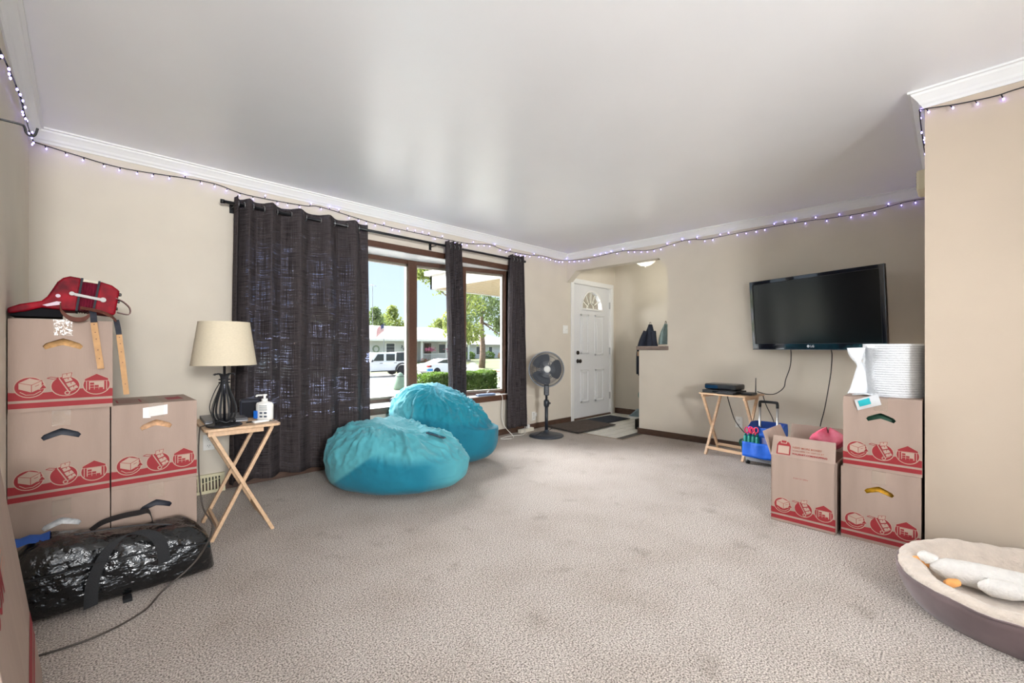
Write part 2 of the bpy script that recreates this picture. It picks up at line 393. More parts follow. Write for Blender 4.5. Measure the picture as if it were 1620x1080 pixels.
for i in range(5):
    a = Vector((*NODES[i], 0)); b = Vector((*NODES[i + 1], 0)); d = (b - a).normalized(); n = Vector((d.y, -d.x, 0))
    def seg(nm, s0, s1, z0, z1, w, mm, off=0):
        mb = MB(); p0 = a + d * s0 + n * off; p1 = a + d * s1 + n * off
        h = Vector((0, 0, (z0 + z1) / 2)); mb.bar(wl(*(p0 + h)), wl(*(p1 + h)), w, z1 - z0); return mb.build(nm, mm, win, bevel=.003)
    L = (b - a).length
    seg('top_rail', .02, L - .02, 2.022, WZ1, .07, brown_m); seg('bottom_rail', .02, L - .02, WZ0, .54, .07, brown_m)
    e = .05
    fr = MB()
    for (s0, s1, z0, z1) in ((e, L - e, 2.0, 2.022), (e, L - e, .54, .562), (e, e + .018, .54, 2.022), (L - e - .018, L - e, .54, 2.022)):
        p0 = a + d * s0; p1 = a + d * s1; h = Vector((0, 0, (z0 + z1) / 2)); fr.bar(wl(*(p0 + h)), wl(*(p1 + h)), .045, z1 - z0)
    fr.build('sash_frame', bead_m, win)
    p0 = a + d * e; p1 = a + d * (L - e); mb = MB(); h = Vector((0, 0, 1.281)); mb.bar(wl(*(p0 + h)), wl(*(p1 + h)), .006, 1.46); mb.build('pane', glass_m, win)
for i, (x, y) in enumerate(NODES):
    m = MB(); w = .05
    if i in (2, 3): w = .052
    m.box(x - w, x + w, y - .045, y + .05, WZ0, WZ1); m.build('mullion', brown_m, win, loc=wl(0, 0, 0), bevel=.004)
m = MB(); m.cyl((0, 0, 0), (0, 0, .03), .012); m.bar((0, 0, .03), (.05, -.01, .05), .012, .01); m.build('crank', mat('crank_grey', (90, 92, 104), .4, metal=.6), win, loc=wl(2.37, 4.25, WZ0))

# ------------------------------------------------------------------ entry door
door = thing('door_1', 'white panelled front door with a fan-shaped glass light', None, (5.705, W, 0), 0, None, 'structure')
dl = lambda u, v, t: (u - 5.705, t - W, v)
fan = [(5.445, 1.695)] + [(5.965, 1.695)] + arc(5.705, 1.695, .26, .262, .02, pi - .02, 18)[1:-1]
m = MB(); m.prism([(5.215, .02), (6.195, .02), (6.195, 2.045), (5.215, 2.045)], dl, W + .02, W + .062, holes=[fan]); slab = m.build('slab', door_m, door)
m = MB()
for (x0, x1, z0, z1) in ((5.405, 5.62, .99, 1.60), (5.78, 6.025, .965, 1.605), (5.41, 5.62, .245, .75), (5.785, 6.025, .24, .75)):
    for (a, b, c, d) in ((x0, x1, z1 - .03, z1), (x0, x1, z0, z0 + .03), (x0, x0 + .03, z0, z1), (x1 - .03, x1, z0, z1)):
        mb = MB(); 
        m.box(a - 5.705, b - 5.705, .008, .024, c, d)
    m2 = MB(); m2.box(x0 + .055 - 5.705, x1 - .055 - 5.705, .01, .024, z0 + .055, z1 - .055); m2.build('raised_panel', door_m, slab, bevel=.008)
m.build('panel_moulding', door_m, slab, bevel=.005)
m = MB(); m.prism([(5.705 + (a - 5.705) * 1.1, 1.695 + (b - 1.695) * 1.1 - (.025 if b < 1.7 else 0)) for a, b in fan], dl, W + .006, W + .024, holes=[fan]); m.build('light_frame', white_m, door)
m = MB()
for k in range(1, 6):
    t = pi * k / 6; m.bar((.085 * cos(t), .026, 1.695 + .085 * sin(t)), (.26 * cos(t), .026, 1.695 + .26 * sin(t)), .008, .008, (0, 1, 0))
m.tube([(x - 5.705, .026, z) for x, z in arc(5.705, 1.695, .085, .085, 0, pi, 14)], .005, 6); m.build('muntins', mat('muntin_grey', (130, 126, 112), .4), door)
m = MB(); m.flat(fan, dl, W + .04); m.build('pane', glass_m, door)
for nm, bx in (('jamb', (5.19, 5.213, W - .012, W + .12, 0, 2.065)), ('jamb', (6.197, 6.22, W - .012, W + .12, 0, 2.065)), ('head_jamb', (5.19, 6.22, W - .012, W + .12, 2.047, 2.065)),
               ('casing', (5.14, 5.2, W - .018, W, 0, 2.065)), ('casing', (6.21, 6.27, W - .018, W, 0, 2.065)), ('head_casing', (5.14, 6.27, W - .018, W, 2.055, 2.118)), ('threshold', (5.213, 6.197, W - .01, W + .1, 0, .025))):
    m = MB(); m.box(bx[0] - 5.705, bx[1] - 5.705, bx[2] - W, bx[3] - W, bx[4], bx[5]); m.build(nm, base_m if nm == 'threshold' else white_m, door, bevel=.003)
R90 = Matrix.Rotation(radians(90), 3, 'X')
knob_m = mat('dark_bronze', (52, 46, 42), .35, metal=.8)
m = MB(); m.lathe([(.03, 0), (.032, .006), (.012, .012), (.011, .03), (.026, .04), (.03, .055), (.022, .066), (.002, .07)], 16, (5.335 - 5.705, .02, .885), R90); m.build('knob', knob_m, door, True)
m = MB(); m.lathe([(.03, 0), (.03, .012), (.026, .02), (.002, .022)], 16, (5.335 - 5.705, .02, 1.012), R90); m.build('deadbolt', knob_m, door, True)
for z in (.25, .98, 1.72):
    m = MB(); m.box(6.19 - 5.705, 6.205 - 5.705, -.004, .02, z, z + .11); m.build('hinge', chrome_m, door)

# ================================================================== STREET SIDE
def gz(y):
    P = [(4, -.5), (13.5, -.67), (24, -1.15), (34, -1.2), (44, -.65), (70, -.6), (130, -.6)]
    for (a, b), (c, d) in zip(P, P[1:]):
        if y <= c: return b + (d - b) * (max(y, a) - a) / (c - a)
    return -.6
grass_m = mat('lawn', (72, 88, 40), .95, rgb2=(104, 100, 60), vscale=.7, bump=.5, bscale=25, detail=6)
conc_m = mat('pale_concrete', (150, 146, 138), .9, var=.06, vscale=1.2)
asph_m = mat('sunlit_asphalt', (128, 124, 118), .9, var=.08, vscale=2)
def strip(name, label, x0, x1, y0, y1, dz, mm):
    ys = sorted({y0, y1} | {y for y in (13.5, 24, 34, 44, 70) if y0 < y < y1}); mb = MB()
    vs = []; 
    for y in ys: vs += [(x0, y, gz(y) + dz), (x1, y, gz(y) + dz), (x0, y, gz(y) + dz - .3), (x1, y, gz(y) + dz - .3)]
    fs = [(0, 2, 3, 1), (len(vs) - 4, len(vs) - 3, len(vs) - 1, len(vs) - 2)]
    for i in range(len(ys) - 1):
        o = 4 * i; fs += [(o, o + 1, o + 5, o + 4), (o + 2, o + 6, o + 7, o + 3), (o, o + 4, o + 6, o + 2), (o + 1, o + 3, o + 7, o + 5)]
    mb.add(vs, fs); return struct(name, label, mb, mm)
strip('ground_lawn', 'sunlit front lawns on both sides of the street', -40, 110, 4.15, 130, -.02, grass_m)
strip('ground_driveway', 'bright concrete driveway beyond the left pane', -6, 8.35, 4.5, 14.2, .01, conc_m)
strip('ground_drive_apron', 'bright concrete apron of the driveway by the street', -6, 12.3, 14.2, 24, .01, conc_m)
strip('ground_walk', 'pale concrete path across the front lawn', 12.3, 60, 19.4, 20.8, .01, conc_m)
strip('ground_patio', 'pale concrete pad behind the hedge', 12.3, 34, 14.2, 16.8, .012, conc_m)
strip('ground_street', 'sunlit pale street', -40, 110, 24, 33.6, .0, asph_m)
# porch roof over the front door
pr = thing('porch_roof', 'white porch roof with tan slatted soffit outside the right pane', 'porch roof', (7.4, 6.1, 2.4))
m = MB(); m.box(5.68 - 7.4, 9.4 - 7.4, 4.1 - 6.1, 8.25 - 6.1, .04, .3); m.build('roof_deck', white_m, pr)
m = MB(); m.box(5.62 - 7.4, 5.68 - 7.4, 4.1 - 6.1, 8.3 - 6.1, 0, .3); m.build('fascia', mat('fascia_white', (176, 174, 168), .5), pr)
m = MB(); m.box(5.62 - 7.4, 9.4 - 7.4, 8.24 - 6.1, 8.3 - 6.1, 0, .3); m.build('fascia', MATS['fascia_white'], pr)
m = MB(); m.box(-.064, .064, -2.0, 2.13, 0, .022); sof = m.mesh('soffit_board', mat('soffit_tan', (146, 130, 104), .6))
for k in range(24): inst('soffit_board', sof, pr, (5.76 + k * .152 - 7.4, 0, .015))
m = MB(); m.bar((5.55 - 7.4, -2, .34), (5.55 - 7.4, 2.25, .34), .12, .1); m.build('gutter', MATS['fascia_white'], pr)
for y in (8.0, 4.6):
    m = MB(); m.box(9.2 - 7.4, 9.32 - 7.4, y - .06 - 6.1, y + .06 - 6.1, gz(y) - 2.4, .05); m.build('post', white_m, pr)

# ------------------------------------------------------------------ far houses
siding_m = mat('white_siding', (212, 212, 208), .7, var=.03, vscale=1)
roofw_m = mat('pale_roof', (178, 172, 166), .8, var=.06, vscale=1.5)
dkglass = mat('dark_window', (60, 66, 68), .15)
trimw = mat('far_trim', (245, 244, 240), .6)
hs = thing('house', 'long white ranch house with pale roof and columned porch across the street', 'house', (28, 45, -.65))
m = MB(); m.box(-13, .6, 0, 8, 0, 2.65); m.box(.6, 8.2, 2.0, 8, 0, 2.65); m.build('wall', siding_m, hs)
m = MB(); m.box(-13, .6, -.012, 0, .02, .95); m.build('brick_skirt', mat('grey_siding', (196, 198, 200), .8), hs)
m = MB(); A = [(-13.6, -.7, 2.62), (8.8, -.7, 2.62), (8.8, 8.7, 2.62), (-13.6, 8.7, 2.62), (-10.5, 4, 4.35), (6.4, 4, 4.35)]
m.add(A + [(a, b, c - .16) for a, b, c in A[:4]], [(0, 1, 5, 4), (1, 2, 5), (2, 3, 4, 5), (3, 0, 4), (0, 1, 7, 6), (1, 2, 8, 7), (2, 3, 9, 8), (3, 0, 6, 9), (6, 7, 8, 9)]); m.build('roof', roofw_m, hs)
m = MB(); m.box(-13.6, 8.8, -.76, -.7, 2.44, 2.66); m.build('gutter', trimw, hs)
m = MB(); m.box(.6, 8.4, -.5, 2, 0, .12); m.build('porch_floor', conc_m, hs)
for x in (-.55, .95, 4.55, 8.1):
    m = MB(); m.box(x - .09, x + .09, -.5, -.32, .1, 2.5); m.build('porch_post', trimw, hs)
for (x, w, z0, z1) in ((-2.95, 1.0, 1.05, 2.15), (-7.5, 1.1, 1.0, 2.15), (-11, 1.1, 1.0, 2.15)):
    m = MB(); m.box(x - w / 2 - .09, x + w / 2 + .09, -.05, 0, z0 - .09, z1 + .09); wf = m.build('window', trimw, hs)
    m = MB(); m.box(x - w / 2, x + w / 2, -.07, -.045, z0, z1); m.build('pane', dkglass, wf)
    for k in (1, 2): 
        m = MB(); m.box(x - w / 2, x + w / 2, -.085, -.065, z0 + k * (z1 - z0) / 3 - .03, z0 + k * (z1 - z0) / 3 + .03); m.build('glazing_bar', mat('bar_grey', (150, 150, 148), .6), wf)
m = MB(); m.box(2.9, 3.9, 1.93, 2.0, .15, 2.25); m.build('front_door', mat('dark_door', (92, 76, 66), .6), hs)
m = MB(); m.box(5.0, 7.2, 1.93, 2.0, .9, 2.2); wf = m.build('window', trimw, hs); m = MB(); m.box(5.1, 7.1, 1.9, 1.94, 1.0, 2.1); m.build('pane', dkglass, wf)
m = MB()
for k in range(22): m.box(.95 + k * .165, .99 + k * .165, -.43, -.39, .2, .92)
m.box(.95, 4.55, -.45, -.37, .9, .97); m.box(.95, 4.55, -.45, -.37, .16, .21); m.build('railing', trimw, hs)
m = MB(); m.tube([(-4.7 + .34 * cos(t * pi / 10), -.06, 1.55 + .34 * sin(t * pi / 10)) for t in range(20)], .08, 6, closed=True)
tag(m.build('wreath', mat('wreath_green', (148, 160, 136), .9, var=.3, vscale=20)), 'round grey-green wreath on the white house wall', 'wreath').location = (28, 45, -.65)
m = MB(); rr = random.Random(3)
for k in range(34):
    a = rr.uniform(-.75, .75); b = rr.uniform(-.38, .38); m.ell((a, 0, b), (rr.uniform(.05, .12), .03, rr.uniform(.05, .12)), 7, 5)
m.bar((-.7, .02, 0), (.7, .02, 0), .03, .03)
tag(m.build('wall_ornament', mat('ornament_iron', (98, 104, 104), .7)), 'dark leafy metal ornament on the white house wall', 'wall ornament').location = (27.2, 44.93, .95)
h2 = thing('house', 'small white house behind the street tree in the right pane', 'house', (45, 52, -1.0))
m = MB(); m.box(-8, 8, 0, 8, 0, 2.6); m.build('wall', siding_m, h2)
m = MB(); A = [(-8.6, -.6, 2.55), (8.6, -.6, 2.55), (8.6, 8.6, 2.55), (-8.6, 8.6, 2.55), (-4, 4, 4.3), (4, 4, 4.3)]
m.add(A + [(a, b, c - .16) for a, b, c in A[:4]], [(0, 1, 5, 4), (1, 2, 5), (2, 3, 4, 5), (3, 0, 4), (0, 1, 7, 6), (1, 2, 8, 7), (2, 3, 9, 8), (3, 0, 6, 9), (6, 7, 8, 9)]); m.build('roof', roofw_m, h2)
for x in (-5.6, -3.4, -1.0, 1.6, 4.5):
    m = MB(); m.box(x - .42, x + .42, -.05, 0, .9, 2.25); wf = m.build('window', trimw, h2)
    m = MB(); m.box(x - .33, x + .33, -.07, -.045, 1.0, 2.15); m.build('pane', dkglass, wf)
# antenna on a mast behind the house
an = thing('antenna', 'thin rooftop antenna mast against the sky', 'antenna', (28.0, 55, -.6))
mt = mat('mast_grey', (120, 122, 126), .5, metal=.5)
m = MB(); m.cyl((0, 0, 0), (0, 0, 10.2), .05, .035, 8); m.build('mast', mt, an)
m = MB(); m.bar((-.5, 0, 10.0), (.5, 0, 10.0), .05, .05)
for k in range(5): m.bar((-.4 + k * .2, -.45, 10.0), (-.4 + k * .2, .45, 10.0), .025, .025)
m.build('aerial', mt, an)
# flag
def flag_material():
    m = bpy.data.materials.new('flag_cloth'); m.use_nodes = True; n = m.node_tree; N = n.nodes; b = N['Principled BSDF']
    t = N.new('ShaderNodeTexCoord'); s = N.new('ShaderNodeSeparateXYZ'); n.links.new(t.outputs['UV'], s.inputs[0])
    mu = N.new('ShaderNodeMath'); mu.operation = 'MULTIPLY'; mu.inputs[1].default_value = 6.5; n.links.new(s.outputs['Y'], mu.inputs[0])
    fr = N.new('ShaderNodeMath'); fr.operation = 'FRACT'; n.links.new(mu.outputs[0], fr.inputs[0])
    gt = N.new('ShaderNodeMath'); gt.operation = 'LESS_THAN'; gt.inputs[1].default_value = .5; n.links.new(fr.outputs[0], gt.inputs[0])
    mx = N.new('ShaderNodeMixRGB'); mx.inputs[1].default_value = lin((236, 228, 224)); mx.inputs[2].default_value = lin((196, 74, 78)); n.links.new(gt.outputs[0], mx.inputs[0])
    a = N.new('ShaderNodeMath'); a.operation = 'LESS_THAN'; a.inputs[1].default_value = .4; n.links.new(s.outputs['X'], a.inputs[0])
    c = N.new('ShaderNodeMath'); c.operation = 'GREATER_THAN'; c.inputs[1].default_value = .46; n.links.new(s.outputs['Y'], c.inputs[0])
    d = N.new('ShaderNodeMath'); d.operation = 'MULTIPLY'; n.links.new(a.outputs[0], d.inputs[0]); n.links.new(c.outputs[0], d.inputs[1])
    m2 = N.new('ShaderNodeMixRGB'); m2.inputs[2].default_value = lin((70, 76, 112)); n.links.new(d.outputs[0], m2.inputs[0]); n.links.new(mx.outputs[0], m2.inputs[1])
    n.links.new(m2.outputs[0], b.inputs['Base Color']); b.inputs['Roughness'].default_value = .8; return m
fl = thing('flagpole', 'striped flag drooping from a thin pole before the white house', 'flag', (20.7, 38.4, gz(38.4)))
m = MB(); m.cyl((0, 0, 0), (0, 0, 4.35), .035, .025, 8); m.build('pole', mt, fl)
m = MB(); nu, nv = 14, 9
ff = lambda u, v: (-.02 - .78 * u, .12 * sin(u * 9 + v * 2) * u, 4.3 - .75 * (1 - v) - .62 * u ** 1.3)
m.grid(ff, nu, nv); o = m.build('flag', flag_material(), fl, True)
uv = o.data.uv_layers.new(name='uv')
for p in o.data.polygons:
    for li, vi in zip(p.loop_indices, p.vertices): uv.data[li].uv = ((vi % nu) / (nu - 1), (vi // nu) / (nv - 1))

# ------------------------------------------------------------------ trees, hedge, bushes
def leaf_part(name, n, sampler, size, mm, parent, rng):
    mb = MB()
    for _ in range(n):
        p = Vector(sampler()); s = size * rng.uniform(.6, 1.3)
        a = Vector((rng.gauss(0, 1), rng.gauss(0, 1), rng.gauss(0, 1))).normalized(); b = a.orthogonal().normalized(); c = a.cross(b)
        o = len(mb.v); mb.v += [tuple(p - b * s), tuple(p + c * s * .5), tuple(p + b * s), tuple(p - c * s * .5)]; mb.f.append((o, o + 1, o + 2, o + 3)); mb.mi.append(0)
    o = mb.build(name, mm, parent); o['kind'] = 'stuff'; return o
def leafmat(name, c1, c2):
    m = mat(name, c1, .7, rgb2=c2, vscale=1.3, detail=5); b = m.node_tree.nodes['Principled BSDF']; b.inputs['Subsurface Weight'].default_value = 0
    n = m.node_tree; tr = n.nodes.new('ShaderNodeBsdfTranslucent'); tr.inputs[0].default_value = lin(c1); mx = n.nodes.new('ShaderNodeMixShader'); mx.inputs[0].default_value = .35
    o = [q for q in n.nodes if q.type == 'OUTPUT_MATERIAL'][0]; n.links.new(b.outputs[0], mx.inputs[1]); n.links.new(tr.outputs[0], mx.inputs[2]); n.links.new(mx.outputs[0], o.inputs[0]); return m
lf1 = leafmat('leaf_fresh', (140, 150, 76), (80, 98, 44)); lf2 = leafmat('leaf_soft', (116, 132, 80), (62, 80, 46)); lf3 = leafmat('leaf_hedge', (92, 120, 38), (30, 54, 20))
bark_m = mat('bark', (120, 100, 84), .9, var=.3, vscale=6, bump=.5, bscale=20)
def tree(label, x, y, trunk_h, tr, crown, n, size, mm, seed, group=None, lean=0):
    rng = random.Random(seed); t = thing('tree', label, 'tree', (x, y, gz(y) - .05), 0, group)
    m = MB(); pts = [(lean * k / 5 + .06 * sin(k), .05 * cos(k * 2), trunk_h * k / 5) for k in range(6)]; m.tube(pts, [tr * (1.25 - .14 * k) for k in range(6)], 10); m.build('trunk', bark_m, t, True)
    m = MB(); tips = []
    for (cx, cy, cz, r, rz) in crown:
        b = Vector(pts[3 + rng.randrange(3)]); e = Vector((cx, cy, cz)); mid = (b + e) / 2 + Vector((0, 0, -.2 * r)); m.tube([b, mid, e], [tr * .28, tr * .16, tr * .06], 6)
    m.build('branches', bark_m, t, True)
    def smp():
        cx, cy, cz, r, rz = crown[rng.randrange(len(crown))]
        v = Vector((rng.gauss(0, 1), rng.gauss(0, 1), rng.gauss(0, 1))).normalized() * rng.uniform(.45, 1.0)
        w = 1 + .35 * noise.noise(v * 2.3 + Vector((seed, cx, cz)))
        return (cx + v.x * r * w, cy + v.y * r * w, cz + v.z * rz * w)
    leaf_part('foliage', n, smp, size, mm, t, rng); return t
tree('broad green street tree with bare trunk in the right pane', 30.8, 35.7, 6.2, .3, [(0, 0, 7.2, 2.6, 2.2), (-2.6, -1, 6.4, 2.0, 2.2), (2.6, .6, 6.2, 2.0, 2.0), (-2.4, .3, 4.3, 1.1, 1.2), (2.7, -.5, 4.6, 1.3, 1.3), (.5, 1, 9.4, 2.6, 2), (3.2, -1.5, 2.9, .9, .8)], 6500, .19, lf2, 3)
tree('leafy near tree half hidden behind the middle curtain', 16.2, 20.8, 4.6, .22, [(-.9, .4, 6.0, 1.0, .8), (0.3, -.4, 5.0, 1.0, 1.1), (-.35, .5, 3.5, .55, .9), (.9, -.6, 6.4, 1.2, .9), (-1.7, 1.2, 6.5, .7, .5), (.5, -.5, 3.0, .7, .7)], 3600, .11, lf1, 5)
for i, (x, y, h, r, lab) in enumerate(((29.8, 58, 6.4, 2.3, 'round green tree behind the roof beside the dark curtain'), (34.2, 61, 7.0, 2.4, 'pointed pale green tree behind the roof left of the wide mullion'), (36.6, 68, 6.4, 2.4, 'low green tree between two taller ones behind the roof'),
                                  (45.6, 64.8, 6.0, 2.6, 'rounded light green tree behind the porch roof in the middle pane'), (52, 69, 5.6, 2.9, 'spreading tree far behind the porch partly covered by the curtain'), (24.0, 62, 6.5, 2.6, 'tall far tree hidden mostly by the wide dark curtain'))):
    tree(lab, x, y, h * .55, .22, [(0, 0, h * .82, r * .75, h * .22), (-r * .6, .4, h * .62, r * .7, h * .2), (r * .6, -.3, h * .64, r * .7, h * .2), (.1, 0, h * 1.0, r * .4, h * .18)], 1800, .24, lf1 if i % 2 else lf2, 20 + i)
for i, (x, y, r, h, lab) in enumerate(((40.5, 49.8, 1.0, 1.5, 'clipped yellow-green bush left of the street tree trunk'), (44.2, 49.8, 1.2, 1.5, 'clipped yellow-green bush right of the street tree trunk'), (47.4, 49.8, 1.1, 1.4, 'reddish-green bush at the far right of the right pane'))):
    rng = random.Random(40 + i); t = thing('bush', lab, 'bush', (x, y, gz(y) - .4))
    m = MB(); m.cyl((0, 0, 0), (0, 0, .5), .06, .04, 6); m.build('stem', bark_m, t)
    def smp(r=r, h=h, rng=rng):
        v = Vector((rng.gauss(0, 1), rng.gauss(0, 1), rng.gauss(0, 1))).normalized() * rng.uniform(.6, 1); return (v.x * r, v.y * r * .8, h * .55 + v.z * h * .5)
    leaf_part('foliage', 700, smp, .12, lf3 if i < 2 else leafmat('leaf_red', (196, 150, 110), (130, 130, 70)), t, rng)
hg = thing('hedge', 'clipped boxy green hedge below the middle and right panes', 'hedge', (10.45, 13.5, gz(13.5) - .03))
rng = random.Random(9)
m = MB()
for k in range(11): m.tube([(-1.5 + k * .3, 0, 0), (-1.5 + k * .3 + rng.uniform(-.1, .1), rng.uniform(-.15, .15), .6)], [.02, .008], 5)
m.build('stems', bark_m, hg)
def smp():
    k = rng.random(); x = rng.uniform(-1.62, 1.62); y = rng.uniform(-.42, .42); z = rng.uniform(.04, .76)
    if k < .4: z = .76 + rng.uniform(-.05, .07)
    elif k < .8: y = -.42 + rng.uniform(-.05, .05)
    elif k < .9: x = rng.choice((-1.62, 1.62)) + rng.uniform(-.06, .05)
    return (x, y, z + .03 * sin(x * 5))
leaf_part('foliage', 11000, smp, .05, lf3, hg, rng)
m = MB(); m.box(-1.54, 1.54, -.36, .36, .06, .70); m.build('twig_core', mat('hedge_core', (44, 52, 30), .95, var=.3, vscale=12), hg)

# flower baskets and flowers at the porch
pinkm = mat('pink_flowers', (232, 150, 176), .8, rgb2=(198, 88, 120), vscale=9)
for (x, lab) in ((29.9, 'pink hanging flower basket at the left of the porch'), (32.95, 'pink hanging flower basket at the right of the porch')):
    t = thing('flower_basket', lab, 'flower basket', (x, 44.3, .62)); rng = random.Random(int(x))
    m = MB(); m.lathe([(.12, -.12), (.24, .05), (.25, .08)], 12); m.build('pot', bark_m, t)
    m = MB(); m.cyl((0, 0, .05), (0, 0, 1.2), .012, n=5); m.build('hanger', mt, t)
    leaf_part('blossoms', 260, lambda: (rng.gauss(0, .28), rng.gauss(0, .25), .18 + rng.gauss(0, .11)), .09, pinkm, t, rng)
t = thing('flower_bed', 'red and pink flower bed at the foot of the porch', 'flowers', (31, 43.9, gz(43.9))); rng = random.Random(77)
leaf_part('blossoms', 420, lambda: (rng.uniform(-2.6, 2.4), rng.gauss(0, .2), abs(rng.gauss(.15, .12))), .1, mat('red_flowers', (206, 92, 92), .8, rgb2=(120, 140, 66), vscale=3), t, rng); m = MB()
m.box(-2.7, 2.5, -.4, .4, -.08, .02); m.build('soil', bark_m, t)

# ------------------------------------------------------------------ parked vehicles
carw = mat('car_white', (238, 238, 236), .3, coat=.5); tyre_m = mat('tyre', (32, 32, 34), .8); rim_m = mat('alloy_rim', (170, 172, 176), .3, metal=.8)
trimb = mat('black_car_trim', (36, 37, 40), .5); cglass = mat('car_glass', (44, 52, 56), .08)
def wheel(parent, x, y, r, w, spokes=5):
    e = bpy.data.objects.new('wheel', None)
    RX = Matrix.Rotation(radians(90), 3, 'X')
    m = MB(); m.lathe([(r * .62, -w / 2), (r * .9, -w / 2), (r, -w / 2 + .03), (r, w / 2 - .03), (r * .9, w / 2), (r * .62, w / 2)], 24, (0, 0, 0), RX); tw = m.build('wheel', tyre_m, parent, loc=(x, y, r))
    m = MB(); m.lathe([(r * .62, -w * .3), (r * .62, w * .3)], 20, (0, 0, 0), RX, cap=False); m.lathe([(r * .16, -w * .46), (r * .16, w * .46)], 12, (0, 0, 0), RX)
    for k in range(spokes):
        a = 2 * pi * k / spokes; m.bar((0, -w * .38, 0), (cos(a) * r * .62, -w * .38, sin(a) * r * .62), r * .2, .05, (0, 1, 0)); 
    m.build('rim', rim_m, tw)
def rounded_body(prof, ys, shrink):
    """loft a side profile over y with shrink per section about its centre height"""
    mb = MB(); n = len(prof); cx = sum(p[0] for p in prof) / n; cz = sum(p[1] for p in prof) / n; vs = []
    for y, s in zip(ys, shrink): vs += [(cx + (x - cx) * s, y, cz + (z - cz) * s) for x, z in prof]
    fs = [tuple(range(n)), tuple(range((len(ys) - 1) * n, len(ys) * n))]
    for i in range(len(ys) - 1):
        for j in range(n): fs.append((i * n + j, i * n + (j + 1) % n, (i + 1) * n + (j + 1) % n, (i + 1) * n + j))
    mb.add(vs, fs); return mb
jp = thing('off_road_car', 'white boxy four-door off-road car with black rear top', 'car', (16.7, 32, gz(32) + .02))
m = rounded_body([(-2.1, .5), (-1.95, .95), (-1.9, 1.1), (-.85, 1.14), (2.08, 1.14), (2.12, .5), (1.75, .48), (.85, .42), (-.75, .42), (-1.7, .48)], [-.82, -.78, .78, .82], [.97, 1, 1, .97]); m.build('body', carw, jp)
m = rounded_body([(-.85, 1.13), (-.42, 1.8), (-.3, 1.84), (2.0, 1.84), (2.08, 1.75), (2.1, 1.13)], [-.72, -.68, .68, .72], [.97, 1, 1, .97]); m.build('cabin', carw, jp)
m = MB(); m.prism([(1.02, 1.12), (1.06, 1.86), (2.03, 1.86), (2.12, 1.75), (2.13, 1.12)], XZ, -.735, .735); m.build('rear_top', trimb, jp)
for q in ([(-.62, 1.2), (-.3, 1.72), (.12, 1.72), (.12, 1.2)], [(.3, 1.2), (.3, 1.72), (.92, 1.72), (.92, 1.2)], [(1.12, 1.22), (1.14, 1.74), (1.92, 1.74), (1.98, 1.22)]):
    m = MB(); m.prism(q, XZ, -.75, -.735); m.build('side_window', cglass, jp)
for cx in (-1.35, 1.42):
    m = MB(); m.prism([(cx + .62 * cos(a), .42 + .62 * sin(a)) for a in [pi * k / 10 for k in range(11)]] + [(cx - .52 * cos(a), .42 + .5 * sin(a)) for a in [pi * k / 10 for k in range(11)]], XZ, -.93, -.7); m.build('fender', trimb if cx > 0 else carw, jp)
    for y in (-.78, .78): wheel(jp, cx, y, .42, .26)
for x in (-.1, .92):
    m = MB(); m.box(x - .1, x + .1, -.85, -.82, 1.0, 1.04); m.build('door_handle', trimb, jp)
m = MB(); m.ell((-.75, -.9, 1.22), (.07, .1, .1), 8, 6); m.build('mirror', trimb, jp)
m = MB(); m.box(-.8, 1.0, -.86, -.74, .36, .44); m.build('side_step', trimb, jp)
m = MB(); m.lathe([(.25, -.12), (.4, -.1), (.4, .1), (.25, .12)], 20, (2.24, 0, .98), Matrix.Rotation(radians(90), 3, 'Y')); m.build('spare_wheel', tyre_m, jp)
m = MB(); m.box(2.1, 2.14, -.8, -.66, .85, 1.02); m.build('tail_light', mat('tail_red', (200, 50, 48), .3), jp)
for c in jp.children:
    if c.name.startswith('wheel'): c.location.x *= 1.2
    else:
        mx = sum(v.co.x for v in c.data.vertices) / len(c.data.vertices)
        for v in c.data.vertices: v.co.x = v.co.x + .2 * mx if c.name.startswith(('fender', 'spare')) else v.co.x * 1.2
sc = thing('coupe', 'low white coupe with sloping rear glass and red tail light', 'car', (21.0, 29, gz(29) + .02))
m = rounded_body([(-2.22, .42), (-2.2, .72), (-2.05, .9), (-1.6, .97), (-.9, 1.0), (.9, .92), (1.7, .82), (2.15, .62), (2.2, .4), (1.9, .25), (-1.9, .25)], [-.9, -.86, -.5, .5, .86, .9], [.93, .985, 1.0, 1.0, .985, .93]); m.build('body', carw, sc, bevel=.03)
m = rounded_body([(-1.55, .95), (-.7, 1.27), (-.3, 1.33), (.35, 1.3), (1.15, .9)], [-.66, -.58, .58, .66], [.9, 1, 1, .9]); m.build('roof', carw, sc)
m = MB(); m.prism([(-1.3, .99), (-.65, 1.24), (-.3, 1.28), (.3, 1.25), (.85, .97)], XZ, -.7, -.62); m.build('side_window', cglass, sc)
m = MB(); m.add([(-1.5, -.5, 1.0), (-.72, -.48, 1.285), (-.72, .48, 1.285), (-1.5, .5, 1.0)], [(0, 1, 2, 3)]); m.build('rear_glass', cglass, sc)
for cx in (-1.35, 1.35):
    for y in (-.8, .8): wheel(sc, cx, y, .34, .24, 8)
m = MB(); m.box(-2.2, -1.86, -.9, -.7, .72, .86); m.build('tail_light', mat('tail_red', (200, 50, 48), .3), sc)
m = MB(); m.box(-2.2, -1.75, -.91, -.72, .42, .6); m.build('blue_trim', mat('blue_trim', (70, 140, 200), .4), sc)

